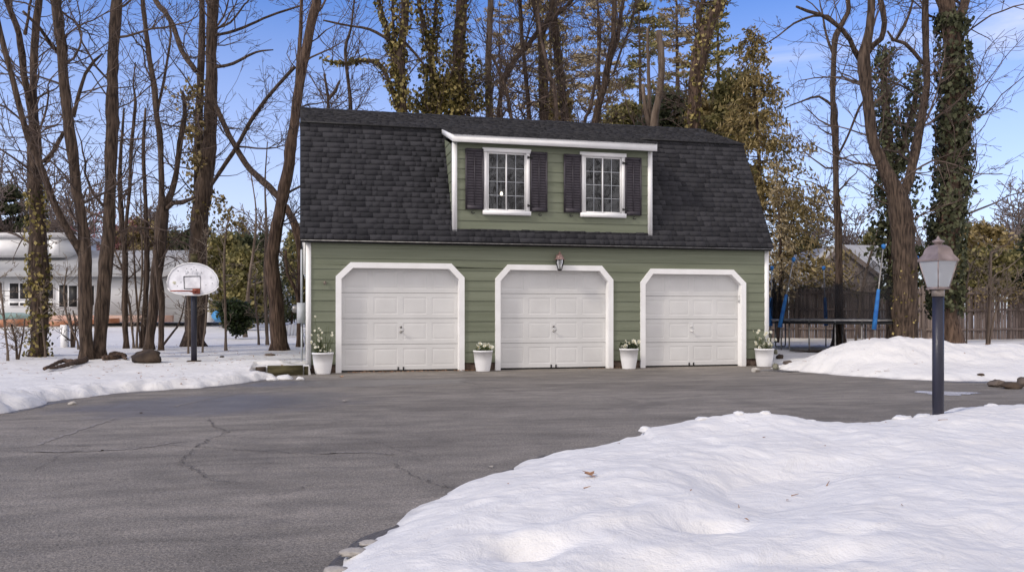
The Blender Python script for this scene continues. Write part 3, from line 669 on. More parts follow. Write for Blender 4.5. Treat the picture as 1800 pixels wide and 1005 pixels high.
# dormer
DZ0, DZ1 = 2.965, 4.88
mb = MB()
dlap = [wl(803, p)[1] for p in (387, 368, 350.5, 332.5, 314, 296, 278.5, 263)]
lines = [DZ0] + dlap + [DZ1]
WINS = [(wl(l, 300)[0] + .05, wl(r, 300)[0] - .05, wl(l, b_)[1] + .06, wl(l, t_)[1] - .05) for l, r, t_, b_ in ((849, 931, 264, 376), (1020, 1098, 270, 382))]
def dy(z):
    k = max([zz for zz in lines if zz <= z + 1e-6]); n_ = min([zz for zz in lines if zz > k + 1e-6] or [k + .2])
    return -.016 + .014 * (z - k) / (n_ - k)
cz = sorted(set(lines + [v for w_ in WINS for v in w_[2:]]))
for a, b in zip(cz[:-1], cz[1:]):
    xs = [DX0 + .02]
    for w_ in WINS:
        if w_[2] - 1e-6 <= a and b <= w_[3] + 1e-6: xs += [w_[0], w_[1]]
    xs.append(DX1 - .02); ya = dy(a + 1e-5); yb = dy(b - 1e-5)
    for i in range(0, len(xs), 2):
        mb.poly([(xs[i], ya, a), (xs[i + 1], ya, a), (xs[i + 1], yb, b), (xs[i], yb, b)])
        if a in lines: mb.poly([(xs[i], ya, a), (xs[i], .002, a), (xs[i + 1], .002, a), (xs[i + 1], ya, a)])
for w_ in WINS:   # plaster reveals
    mb.poly([(w_[0], 0, w_[2]), (w_[0], .12, w_[2]), (w_[0], .12, w_[3]), (w_[0], 0, w_[3])]); mb.poly([(w_[1], 0, w_[2]), (w_[1], .12, w_[2]), (w_[1], .12, w_[3]), (w_[1], 0, w_[3])])
mb.build('dormer_siding', 'siding', gar)
# window openings are set proud of the dormer wall; cheeks
def shed_z(y): return 4.98 + (y + .22) * (.46 / 1.62)
def slope_y(z): return EY + (z - EZ) / (BZ - EZ) * (BY - EY)
for X, s in ((DX0, -1), (DX1, 1)):
    mb = MB(); z = DZ0
    for a in np.arange(DZ0, 5.30, .2165):
        b = min(a + .2165, 5.34); ya, yb = max(slope_y(a), 0) - .03, max(slope_y(b), 0) - .03
        # front edge is vertical at y=0; back edge runs along the roof slope; the boards follow the dormer roof
        ta = ya if ya > 0 else 0.0
        f0 = 0.0 if a < 4.83 else max(0.0, (a - 4.80) / .284)
        f1 = 0.0 if b < 4.83 else max(0.0, (b - 4.80) / .284)
        xa, xb = X + s * .016, X + s * .003
        if slope_y(a) + .05 > f0: mb.poly([(xa, f0, a), (xb, f1, b), (xb, slope_y(b) + .06, b), (xa, slope_y(a) + .06, a)])
        mb.poly([(xa, f0, a), (X, f0, a), (X, slope_y(a) + .06, a), (xa, slope_y(a) + .06, a)])
    mb.build('dormer_cheek', 'siding_side', gar)
for a, b in ((DX0 - .025, DX0 + .075), (DX1 - .075, DX1 + .025)):
    mb = MB(); mb.box(a, b, -.034, .06, DZ0 - .02, 4.835); mb.build('corner_board', 'trim', gar)
mb = MB(); mb.box(DX0 - .06, DX1 + .07, -.20, -.165, 4.825, 4.985); mb.build('dormer_fascia', 'trim', gar)
mb = MB(); mb.box(DX0 - .03, DX1 + .03, -.165, .0, 4.84, 4.862); mb.build('dormer_soffit', 'siding', gar)
for X in (DX0 - .06, DX1 + .045):
    mb = MB(); y0, y1 = -.163, 1.36
    mb.add([(X, y0, shed_z(y0) - .015), (X + .025, y0, shed_z(y0) - .015), (X + .025, y1, shed_z(y1) - .015), (X, y1, shed_z(y1) - .015),
            (X, y0, shed_z(y0) - .15), (X + .025, y0, shed_z(y0) - .15), (X + .025, y1, shed_z(y1) - .12), (X, y1, shed_z(y1) - .12)],
           [(0, 1, 2, 3), (4, 7, 6, 5), (0, 4, 5, 1), (3, 2, 6, 7), (0, 3, 7, 4), (1, 5, 6, 2)])
    mb.build('dormer_rake_board', 'trim', gar)
mb = MB(); slab(mb, DX0 - .05, DX1 + .06, (-.2, shed_z(-.2)), (1.75, shed_z(1.75)), .014); mb.build('dormer_roof_deck', 'shingle_edge', gar)
mb = MB(); shingles(mb, DX0 - .07, DX1 + .08, (-.225, shed_z(-.225) + .006), (1.9, shed_z(1.9) + .006), 14, rs); mb.build('dormer_roof', 'shingle', gar)

# garage doors
def frame_poly(d, inset, y):
    x0, x1, c0, c1, zt, zc = d['x0'] + inset, d['x1'] - inset, d['c0'] + inset * .45, d['c1'] - inset * .45, d['zt'] - inset, d['zc'] - inset * .45
    return [(x0, y, .0), (x0, y, zc), (c0, y, zt), (c1, y, zt), (x1, y, zc), (x1, y, .0)]
for di, d in enumerate(doors):
    mb = MB(); A = frame_poly(d, 0, -.045); B = frame_poly(d, TW, -.045); A2 = frame_poly(d, 0, .01); Cc = frame_poly(d, TW, .15)
    # inner edge slightly recessed casing
    for i in range(5):
        mb.poly([A[i], A[i + 1], B[i + 1], B[i]][::-1]); mb.poly([A[i], A2[i], A2[i + 1], A[i + 1]][::-1])
    for P_, Q_ in ((A, B),): mb.poly([P_[0], Q_[0], (Q_[0][0], .01, 0), (P_[0][0], .01, 0)])
    fr = mb.build('door_casing', 'trim', gar)
    mb = MB()
    for i in range(5): mb.poly([B[i], B[i + 1], Cc[i + 1], Cc[i]][::-1])
    mb.build('door_jamb', 'trim', gar)
    # sectional door leaf with raised panels
    X0, X1 = d['x0'] + TW - .06, d['x1'] - TW + .06; Z0, Z1 = .035, d['zt'] - TW + .03
    Y = .135; mb = MB(); nrow, ncol = 4, 4; hh = (Z1 - Z0) / nrow; W0, W1 = d['x0'] + TW, d['x1'] - TW; cw = (W1 - W0) / ncol
    for r in range(nrow):
        za, zb = Z0 + r * hh + (.004 if r else 0), Z0 + (r + 1) * hh - .004
        xs = [X0]; 
        for c_ in range(ncol): xs += [W0 + cw * c_ + .055, W0 + cw * (c_ + 1) - .055]
        xs.append(X1); pz0, pz1 = za + .085, zb - .085
        y = Y
        mb.poly([(X0, y, za), (X1, y, za), (X1, y, pz0), (X0, y, pz0)]); mb.poly([(X0, y, pz1), (X1, y, pz1), (X1, y, zb), (X0, y, zb)])
        mb.poly([(X0, y, zb), (X1, y, zb), (X1, y + .02, zb), (X0, y + .02, zb)]); mb.poly([(X0, y + .02, za), (X1, y + .02, za), (X1, y, za), (X0, y, za)])
        for i in range(0, len(xs), 2): mb.poly([(xs[i], y, pz0), (xs[i + 1], y, pz0), (xs[i + 1], y, pz1), (xs[i], y, pz1)])
        for c_ in range(ncol):
            a, b = xs[1 + 2 * c_], xs[2 + 2 * c_]
            rings = [(0, 0), (.010, .0045), (.026, .0045), (.05, .0015)]
            for k in range(3):
                (i0, y0), (i1, y1) = rings[k], rings[k + 1]
                o_ = [(a + i0, Y + y0, pz0 + i0), (b - i0, Y + y0, pz0 + i0), (b - i0, Y + y0, pz1 - i0), (a + i0, Y + y0, pz1 - i0)]
                n_ = [(a + i1, Y + y1, pz0 + i1), (b - i1, Y + y1, pz0 + i1), (b - i1, Y + y1, pz1 - i1), (a + i1, Y + y1, pz1 - i1)]
                for e in range(4): mb.poly([o_[e], o_[(e + 1) % 4], n_[(e + 1) % 4], n_[e]])
            i1, y1 = rings[-1]; mb.poly([(a + i1, Y + y1, pz0 + i1), (b - i1, Y + y1, pz0 + i1), (b - i1, Y + y1, pz1 - i1), (a + i1, Y + y1, pz1 - i1)])
    leaf = mb.build('garage_door', 'door', gar)
    mb = MB(); mb.box(X0, X1, Y + .004, Y + .02, .004, .034); mb.build('bottom_seal', 'iron', leaf)
    xc = (W0 + W1) / 2 + .01; hz = Z0 + 1.5 * hh
    mb = MB(); mb.tube([(xc, Y - .001, hz + .09), (xc, Y - .02, hz + .09)], .022, 12); mb.build('lock', 'steel' if di < 2 else 'door', leaf); mb = MB()
    mb.tube([(xc, Y - .002, hz - .01), (xc, Y - .06, hz - .01)], .012, 8); mb.tube([(xc - .03, Y - .06, hz - .025), (xc + .055, Y - .06, hz + .012)], .010, 8); mb.tube([(xc, Y - .001, hz - .01), (xc, Y - .008, hz - .01)], .026, 12)
    if di < 2: mb.build('handle', 'steel', leaf)
    else: mb.build('handle', 'door', leaf)
    for dx in (-.055, .055):
        mb = MB(); mb.box(xc + dx - .014, xc + dx + .014, Y - .014, Y - .001, .035, .095); mb.build('bracket', 'iron', leaf)
# windows, shutters
for wi, (l, r, t, b) in enumerate([(849, 931, 261, 378), (1020, 1098, 268.5, 382)]):
    x0, x1 = wl(l, 300)[0], wl(r, 300)[0]; z1 = .5 * (wl(l, t - 1.5)[1] + wl(r, t + 3)[1]); z0 = .5 * (wl(l, b - 1)[1] + wl(r, b + 2)[1])
    win = thing('window', None, None, (0, 0, 0)); win.parent = gar; win.location = (x0 - gar.location[0], 0, 0)
    mb = MB(); cw = .085
    mb.box(x0 + .01, x0 + cw, -.05, -.005, z0 + .09, z1 - .09); mb.box(x1 - cw, x1 - .01, -.05, -.005, z0 + .09, z1 - .09)
    mb.box(x0 - .02, x1 + .02, -.062, -.005, z1 - .09, z1); mb.box(x0 - .015, x1 + .015, -.075, -.005, z0, z0 + .09)
    mb.build('window_frame', 'trim', win)
    xa, xb, za, zb = x0 + cw + .006, x1 - cw - .006, z0 + .096, z1 - .096; xm = (xa + xb) / 2 - .01
    mb = MB(); s = .028
    for p, q_ in ((xa, xm + .012), (xm - .012, xb)):
        yy = -.034 if p == xa else -.022
        mb.box(p, p + s, yy, yy + .014, za, zb); mb.box(q_ - s, q_, yy, yy + .014, za, zb)
        mb.box(p + s, q_ - s, yy + .001, yy + .013, za, za + s); mb.box(p + s, q_ - s, yy + .001, yy + .013, zb - s, zb)
    mb.build('sash', 'trim', win)
    mb = MB()
    for p, q_, yy in ((xa + s, xm - s + .012, -.026), (xm - .012 + s, xb - s, -.014)):
        m_ = (p + q_) / 2; mb.box(m_ - .005, m_ + .005, yy, yy + .008, za + s, zb - s)
        for k in range(1, 4): zz = za + s + (zb - za - 2 * s) * k / 4; mb.box(p, m_ - .007, yy + .001, yy + .007, zz - .0045, zz + .0045); mb.box(m_ + .007, q_, yy + .001, yy + .007, zz - .0045, zz + .0045)
    mb.build('muntin', 'greyplastic', win)
    mb = MB()
    mb.poly([(xa + s, -.016, za + s), (xm + .01 - s, -.016, za + s), (xm + .01 - s, -.016, zb - s), (xa + s, -.016, zb - s)])
    mb.poly([(xm + s - .01, -.004, za + s), (xb - s, -.004, za + s), (xb - s, -.004, zb - s), (xm + s - .01, -.004, zb - s)])
    mb.build('pane', 'pane', win)
# the openings are real: rebuild the dormer wall round them is left to the boxes behind the glass
shut = []
for si, (l, r, t, b, l2) in enumerate([(817.5, 849, 262, 368.5, 0), (931.5, 961, 268, 372.5, 0), (990, 1021, 272, 374, 0), (1097.5, 1126, 278, 379, 0)]):
    x0, x1 = wl(l, 300)[0], wl(r, 300)[0]; z1, z0 = wl((l + r) / 2, t)[1], wl((l + r) / 2, b)[1]
    sh = thing('shutter', None, None, (0, 0, 0)); sh.parent = gar; sh.location = (x0 - gar.location[0], 0, 0)
    mb = MB(); s = .035; ya, yb = -.062, -.030; xm = (x0 + x1) / 2
    mb.box(x0, x0 + s, ya, yb, z0, z1); mb.box(x1 - s, x1, ya, yb, z0, z1)
    mb.box(x0 + s, x1 - s, ya + .001, yb - .001, z0, z0 + .09); mb.box(x0 + s, x1 - s, ya + .001, yb - .001, z1 - .055, z1)
    mb.box(xm - .010, xm + .010, ya - .004, ya + .006, z0 + .092, z1 - .057)
    mb.build('shutter_frame', 'shutter', sh)
    mb = MB(); za, zb = z0 + .092, z1 - .057; n = 20; h = (zb - za) / n
    for k in range(n):
        z = za + k * h; mb.add([(x0 + s, ya + .002, z + h * .25), (x1 - s, ya + .002, z + h * .25), (x1 - s, yb - .006, z + h * 1.05), (x0 + s, yb - .006, z + h * 1.05), (x0 + s, ya + .022, z - .002), (x1 - s, ya + .022, z - .002)], [(0, 1, 2, 3), (4, 5, 1, 0)])
    mb.poly([(x0 + s, yb - .002, za), (x1 - s, yb - .002, za), (x1 - s, yb - .002, zb), (x0 + s, yb - .002, zb)])
    mb.build('louvres', 'shutter', sh)
    hx = x0 if si % 2 else x1
    if si % 2:
        for zz in (z0 + .12, z1 - .13):
            mb = MB(); mb.box(hx - .055, hx + .05, -.078, -.064, zz - .018, zz + .018); mb.box(hx - .075, hx - .05, -.076, -.064, zz - .03, zz + .03); mb.build('hinge', 'iron', sh)
    mb = MB(); th = np.linspace(-2.2, 1.4, 12); xc = (x0 + x1) / 2 + (.03 if si % 2 else -.03); zc = z0 - .055
    mb.tube(np.c_[xc + .035 * np.sin(th), np.full(12, -.05), zc + .030 * np.cos(th) * -1], .008, 6); mb.tube([(xc, -.0, zc + .02), (xc, -.055, zc + .02)], .008, 6)
    mb.build('holdback', 'iron', sh)
# room behind the windows with a lit bulb and sheer curtains
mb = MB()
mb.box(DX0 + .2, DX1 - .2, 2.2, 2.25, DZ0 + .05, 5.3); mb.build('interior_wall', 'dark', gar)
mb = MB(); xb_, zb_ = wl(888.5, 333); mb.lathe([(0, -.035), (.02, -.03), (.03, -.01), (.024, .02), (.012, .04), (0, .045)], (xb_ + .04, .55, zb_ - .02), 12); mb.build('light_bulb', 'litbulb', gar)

# small fittings on the walls
x, z = wl(571, 497); mb = MB()
mb.tube([(x, -.0, z + .03), (x, -.05, z + .03), (x + .02, -.06, z - .0), (x, -.05, z - .035)], .012, 6); mb.tube([(x, -.006, z), (x, -.02, z)], .03, 8)
tag(mb.build('hose_hook', 'brass', gar), 'small tarnished wall hook')
x, z = wl(1298, 526, .05); d = doors[2]
mb = MB(); xj = d['x1'] - TW; mb.box(xj - .028, xj - .001, .03, .085, z - .07, z + .05); mb.box(xj - .022, xj - .001, .04, .075, z + .05, z + .10); mb.build('opener_keypad', 'door', gar)
# utility meter on the left wall
mt = thing('electric_meter', 'light grey electric meter box with glass dome on the left end wall', 'meter', (WX0 - .02, 1.2, 1.2))
p = at(530, 545, 18.6); zc = p[2]
mb = MB(); mb.box(WX0 - .21, WX0 - .018, 1.0, 1.32, zc - .28, zc + .16); mb.build('box', 'greyplastic', mt)
mb = MB(); th_ = 0; mb.lathe([(.085, 0), (.085, .06), (.06, .10), (0, .11)], (0, 0, 0), 16)
v = mb.v[0].copy(); mb.v[0] = np.c_[WX0 - .21 - v[:, 2], 1.16 + v[:, 0], zc + .03 + v[:, 1]]; mb.build('dome', 'steel', mt, smooth=True)
mb = MB(); mb.tube([(WX0 - .11, 1.16, zc + .16), (WX0 - .11, 1.16, 2.6)], .025, 8); mb.tube([(WX0 - .11, 1.16, .1), (WX0 - .11, 1.16, zc - .28)], .02, 8); mb.build('conduit', 'greyplastic', mt)

# wall lantern over the middle door
def lantern_four(name, label, base, s): pass
lx, lz = wl(984, 458, -.16); wlant = thing('wall_lantern', 'pinkish weathered metal lantern on the green wall over the middle garage door', 'lantern', (lx, -.005, lz))
c = (lx, -.16)
mb = MB(); mb.lathe([(.0, .205), (0.0081, .20), (0.0135, .185), (0.0068, .175), (0.0297, .165), (0.0405, .15), (0.0270, .135), (0.0432, .125), (0.0648, .115), (0.0783, .085), (0.0891, .05), (0.1215, .028), (0.1242, .018), (0.0945, .016)], (c[0], c[1], lz), 18); mb.build('lantern_roof', 'copper_red', wlant, smooth=True)
mb = MB()
for k in range(6):
    a = k * math.pi / 3 + .2; p0 = (c[0] + .094 * math.cos(a), c[1] + .094 * math.sin(a), lz + .016); pm = (c[0] + .094 * math.cos(a), c[1] + .094 * math.sin(a), lz - .05); p1 = (c[0] + .046 * math.cos(a), c[1] + .046 * math.sin(a), lz - .20)
    mb.tube([p0, pm, p1], .0055, 5)
mb.lathe([(.0, -.22), (0.0405, -.215), (0.0513, -.2), (0.0486, -.185), (0, -.185)], (c[0], c[1], lz), 14)
mb.build('lantern_frame', 'iron', wlant)
mb = MB(); mb.lathe([(0.0891, .012), (0.0891, -.05), (0.0432, -.185)], (c[0], c[1], lz), 6, rot=.2); mb.build('glass', 'lampglass', wlant)
for k in range(3):
    a = k * 2.1; mb = MB(); mb.tube([(c[0] + .02 * math.cos(a), c[1] + .02 * math.sin(a), lz - .18), (c[0] + .02 * math.cos(a), c[1] + .02 * math.sin(a), lz - .08)], .008, 8); mb.build('candle', 'bulb', wlant)
mb = MB(); mb.box(lx - .045, lx + .045, -.03, -.012, lz - .02, lz + .14); mb.tube([(lx, -.03, lz + .07), (lx, -.07, lz + .09), (lx, -.12, lz + .12), (lx, -.16, lz + .12)], .010, 6); mb.build('wall_bracket', 'copper_red', wlant)

# lamp post in the snow
pd = 8.55; pb = at(1649, 735, pd); zsn = zs(pb[0], pb[1])
lp = thing('lamp_post', 'dark post lamp with copper roofed glass lantern standing in the foreground snow', 'lamp post', (pb[0], pb[1], zsn))
zt = at(1649, 519, pd)[2]
mb = MB(); mb.tube([(pb[0], pb[1], zsn - .3), (pb[0], pb[1], zt)], .054, 24); mb.build('post', 'post', lp, smooth=False)
px_ = FPX / pd
def Zp(y): return CAM[2] + (HZ - y) / px_
mb = MB(); mb.lathe([(.0, Zp(521)), (.060, Zp(521)), (.060, Zp(508)), (.052, Zp(507.5)), (0, Zp(507.5))], (pb[0], pb[1], 0), 24); mb.build('collar', 'brass', lp)
A0 = math.atan2(-18 - pb[1], -pb[0])     # one corner of the lantern points up the drive
def sq(r, z): return [(pb[0] + r * math.cos(A0 + k * math.pi / 2), pb[1] + r * math.sin(A0 + k * math.pi / 2), z) for k in range(4)]
rt, rb_ = .172, .098; zt1, zb1 = Zp(458), Zp(506)
mb = MB(); top, bot = sq(rt, zt1), sq(rb_, zb1)
for k in range(4): mb.tube([bot[k], top[k]], .006, 5); mb.tube([bot[k], bot[(k + 1) % 4]], .010, 5); mb.tube([top[k], top[(k + 1) % 4]], .010, 5)
mb.poly(sq(rb_ + .012, zb1 - .004)); mb.poly(sq(rb_ + .012, zb1 - .014)[::-1])
a, b = sq(rb_ + .012, zb1 - .014), sq(rb_ + .012, zb1 - .004)
for k in range(4): mb.poly([a[k], a[(k + 1) % 4], b[(k + 1) % 4], b[k]])
mb.build('lantern_frame', 'copper', lp)
for k in range(4):
    mb = MB(); a, b, c1_, d1_ = (np.array(t_) for t_ in (bot[k], bot[(k + 1) % 4], top[(k + 1) % 4], top[k])); ce = (a + b + c1_ + d1_) / 4
    mb.poly([ce + (q_ - ce) * .95 for q_ in (a, b, c1_, d1_)]); mb.build('glass_pane', 'lampglass', lp)
mb = MB(); prof = [(.186, Zp(459.5)), (.188, Zp(456.5)), (.165, Zp(452)), (.138, Zp(447)), (.125, Zp(440)), (.108, Zp(435)), (.075, Zp(431.5)), (.035, Zp(430)), (.028, Zp(428))]
for (r0, z0), (r1, z1) in zip(prof[:-1], prof[1:]):
    a, b = sq(r0, z0), sq(r1, z1)
    for k in range(4): mb.poly([a[k], a[(k + 1) % 4], b[(k + 1) % 4], b[k]])
mb.poly(sq(.186, Zp(459.5))[::-1]); mb.build('lantern_roof', 'copper', lp)
mb = MB(); mb.lathe([(.028, Zp(430)), (.040, Zp(427.5)), (.058, Zp(425)), (.058, Zp(423.5)), (.03, Zp(421.5)), (.018, Zp(420)), (.012, Zp(417)), (0, Zp(414))], (pb[0], pb[1], 0), 12); mb.build('finial', 'copper', lp, smooth=True)
mb = MB(); mb.tube([(pb[0], pb[1], zb1), (pb[0], pb[1], zb1 + .09)], .018, 12); mb.lathe([(.0, zb1 + .09), (.02, zb1 + .095), (.028, zb1 + .12), (.022, zb1 + .155), (0, zb1 + .17)], (pb[0], pb[1], 0), 14); mb.build('bulb', 'bulb', lp, smooth=True)

# ------------------------------------------------------------------ planters
def planter(px, ybase, ytop, wtop, wbot, label, kind, rng):
    yw = -.33; x, _ = wl(px, 600, yw); u = (px - 900) / FPX; d = (yw + 18) / (CP - u * SP); s = d / FPX
    H = (ybase - ytop) * s; rt_, rb__ = wtop * s / 2, wbot * s / 2
    t = thing('flower_planter', label, 'planter', (x, yw, 0), 'white planters of flowers along the garage front')
    mb = MB(); mb.lathe([(0, .004), (rb__, .004), (rb__ * 1.02, .02), (rb__ + (rt_ - rb__) * .55, H * .5), (rt_ * .955, H - .035), (rt_ * 1.0, H - .034), (rt_, H), (rt_ - .015, H + .002), (rt_ - .02, H - .05)], (x, yw, 0), 28); mb.build('pot', 'pot', t, smooth=False)
    mb = MB(); mb.lathe([(rt_ - .012, H - .045), (rt_ * .5, H - .03), (0, H - .025)], (x, yw, 0), 20); mb.build('soil', 'soil', t)
    st, lf, pe, yo = MB(), MB(), MB(), MB(); c0 = np.array([x, yw, H - .03])
    nst = {'daisy': 60, 'white': 26, 'round': 40, 'tall': 60}[kind]
    for i in range(nst):
        a = rng.uniform(0, 6.28); r0 = rt_ * .75 * math.sqrt(rng.random()); p = c0 + [r0 * math.cos(a), r0 * math.sin(a), 0]
        Lh = {'daisy': rng.uniform(.06, .30) if rng.random() < .72 else rng.uniform(.3, .56), 'white': rng.uniform(.06, .20), 'round': rng.uniform(.06, .20), 'tall': rng.uniform(.05, .26) if rng.random() < .7 else rng.uniform(.26, .46)}[kind]
        if kind in ('daisy', 'tall') and rng.random() < .12: Lh *= 1.35
        lean = rng.uniform(.1, .6) * (.22 / max(Lh, .22)); q1 = p + [math.cos(a) * Lh * lean * .4, math.sin(a) * Lh * lean * .4, Lh * .6]; q2 = p + [math.cos(a) * Lh * lean, math.sin(a) * Lh * lean, Lh]
        q2 = q2 + rng.normal(size=3) * .012
        q2[1] = min(q2[1], -.06); q1[1] = min(q1[1], -.06)
        st.tube([p, q1, q2], [.004, .0035, .0028], 4)
        fl = rng.random() < {'daisy': .4, 'white': .4, 'round': .35, 'tall': .4}[kind]
        if fl:
            fs = {'daisy': .026, 'white': .042, 'round': .045, 'tall': .034}[kind] * rng.uniform(.8, 1.25)
            nn = np.array([rng.normal() * .5, -1, rng.normal() * .4 + .5]); nn /= np.linalg.norm(nn); e1 = np.cross(nn, [0, 0, 1]); e1 /= np.linalg.norm(e1); e2 = np.cross(nn, e1)
            npet = 7
            ang = np.arange(npet) * 2 * np.pi / npet; dirs = np.cos(ang)[:, None] * e1 + np.sin(ang)[:, None] * e2
            cc = q2 + dirs * fs * .55 + nn * .004
            pe = MB(); pe.leaves(cc, np.tile(nn, (npet, 1)) + dirs * (-.5 if kind in ('white', 'round') else .1), dirs, fs * 1.25, .05, .85)
            fl_ = pe.build('flower', 'petal', t); yo = MB(); yo.lathe([(0, -.004), (fs * .28, 0), (0, fs * .25)], tuple(q2 + nn * .006), 8); yo.build('flower_centre', 'yolk', fl_)
        nl = {'daisy': 3, 'white': 5, 'round': 8, 'tall': 4}[kind]
        tt = rng.uniform(0, .85, nl)[:, None]; cc = p + (q2 - p) * tt + rng.normal(size=(nl, 3)) * .02; cc[:, 1] = np.minimum(cc[:, 1], -.06)
        lf.leaves(cc, rng.normal(size=(nl, 3)) + [0, -.6, .3], rng.normal(size=(nl, 3)) * .7 + [0, 0, 1], rng.uniform(.03, .06, nl) * (1.25 if kind in ('round', 'white') else .8), .15, .35 if kind in ('daisy', 'tall') else .6)
    if kind == 'tall':
        pe = MB()
        for i in range(7):     # pale curled blades arching over the rim
            a = rng.uniform(-.9, .9); k = np.linspace(0, 1, 8); sx = math.cos(a) * .17; th = k * 3.3
            P_ = c0 + np.c_[.03 * i - .06 + .09 * np.sin(th) * (1 if i % 3 else -1), -.04 * k + .02 * rng.normal(), .21 * k - .14 * k ** 3 + .02]
            P_[:, 1] = np.minimum(P_[:, 1], -.06); pe.tube(P_, np.linspace(.010, .004, 8), 4)
    st.build('stems', 'stem', t); lf.build('leaves', 'holly' if kind == 'round' else 'stem', t)
    if kind == 'tall': pe.build('curled_stems', 'petal', t)
pr = np.random.default_rng(21)
planter(567.5, 668, 630, 38, 26, 'tapered white planter with thin daisies by the left corner of the garage', 'daisy', pr)
planter(849, 653, 616, 35, 24, 'white planter of cream pansies between the left and middle garage doors', 'white', pr)
planter(1105.5, 651, 615, 34, 23, 'white planter of big white blooms and dark leaves between the middle and right garage doors', 'round', pr)
planter(1343.5, 643, 611, 34, 25, 'white planter with pale curling stems at the right corner of the garage', 'tall', pr)

# ------------------------------------------------------------------ basketball hoop
bd = 18.9; bp = at(341, 636, bd); zb0 = zs(bp[0], bp[1])
bh = thing('basketball_hoop', 'worn basketball hoop with rounded white backboard on a dark pole in the snow', 'basketball hoop', (bp[0], bp[1], zb0))
def bat(px, py, off=0.0): p = at(px, py, bd + off); return p
s_ = bd / FPX
zt = bat(341, 448)[2]
mb = MB(); mb.tube([(bp[0], bp[1], zb0 - .2), (bp[0], bp[1], bat(341, 463)[2])], .064, 14); mb.build('pole', 'post', bh)
mb = MB(); mb.tube([(bp[0], bp[1], bat(0, 463)[2]), (bp[0], bp[1], zt)], .075, 14); mb.tube([(bp[0], bp[1], zt), (bp[0], bp[1], zt + .02)], .085, 14); mb.build('pole_cap', 'timber', bh)
mb = MB(); mb.box(bp[0] - .14, bp[0] + .14, bp[1] - .14, bp[1] + .14, zb0 - .02, zb0 + .02); mb.build('base_plate', 'rock_dark', bh)
def board_pts(sc_=1.0, off=-.16):
    cx, cy = 339, 492
    ol = [(294.5, 506), (293.5, 495), (296, 485), (302, 475), (311, 468), (323, 463.5), (337, 462), (351, 463.5), (364, 468), (374, 475), (381, 484), (384.5, 494), (384, 504), (377, 511), (366, 516), (350, 519), (326, 518.5), (308, 515.5), (298, 511)]
    return [bat(cx + (x - cx) * sc_, cy + (y - cy) * sc_, off) for x, y in ol]
P_ = board_pts(); Q_ = board_pts(1, -.12); n = len(P_)
mb = MB(); mb.poly(P_[::-1]); mb.poly(Q_)
for i in range(n): mb.poly([P_[i], P_[(i + 1) % n], Q_[(i + 1) % n], Q_[i]])
bo = mb.build('backboard', 'board', bh)
mb = MB(); mb.tube([p for p in board_pts(1.0, -.165)] + [board_pts(1.0, -.165)[0]], .010, 6); mb.build('board_rim', 'trim', bo)
mb = MB()
P_ = board_pts(.945, -.164); mb.tube(P_ + [P_[0]], .0045, 4)
mb.build('border_line', 'greyplastic', bo)
mb = MB(); r4 = [bat(323, 486, -.165), bat(352, 485.5, -.165), bat(352.5, 507, -.165), bat(324, 507.5, -.165)]
mb.tube(r4 + [r4[0]], .0095, 4, cap=False); mb.build('target_square', 'blackpaint', bo)
mb = MB(); rg = np.random.default_rng(2)
for (sx, sy) in ((313, 476), (328, 472), (341, 470), (345, 474), (354, 479), (371, 488), (373, 498), (362, 501), (306, 497), (312, 503), (318, 496), (336, 473)):
    p = bat(sx, sy, -.1665); mb.blob(p, (.012, .004, .008), rg, .3, 1)
mb.build('scuff_marks', 'iron', bo)
mb = MB()
for i in range(26):       # faded stencilled strokes across the top of the board
    sx = rg.uniform(325, 357); sy = rg.uniform(475, 481); a = bat(sx, sy, -.165); b = bat(sx + rg.uniform(-1.5, 1.5), sy + rg.uniform(1.5, 3.5), -.165); mb.tube([a, b], .003, 4)
mb.build('faded_lettering', 'greyplastic', bo)
mb = MB(); c = bat(307, 497, -.1655); mb.blob(c, (.05, .003, .04), rg, .2, 2); mb.build('decal_stain', 'petal', bo)
mb = MB(); rc = bat(336, 512, -.16); fwd = -FW; R_ = .225; cc = rc + fwd * (R_ + .1); th = np.linspace(0, 2 * np.pi, 28)
lf_ = -RT * .0
mb.tube([cc + R_ * (math.cos(t) * (FW * .9 + RT * .2) + math.sin(t) * RT) + np.array([0, 0, .0]) - RT * .06 for t in th], .012, 6)
hoop = mb.build('rim', 'hoop', bh)
mb = MB(); c2 = bat(346, 512, -.16); mb.obox(c2 - FW * .02, RT * .075, FW * .03, np.array([0, 0, .055])); mb.obox(c2 - FW * .07 + np.array([0, 0, .02]), RT * .045, FW * .07, np.array([0, 0, .02])); mb.tube([c2 + np.array([0, 0, -.04]), cc + RT * .05], .010, 6); mb.build('rim_bracket', 'hoop', bh)
mb = MB(); 
for dz in (-.1, .12): mb.obox(np.array([bp[0], bp[1], bat(0, 492)[2] + dz]) - FW * .08, RT * .12, FW * .07, np.array([0, 0, .02]))
mb.build('mounting_bracket', 'iron', bh)

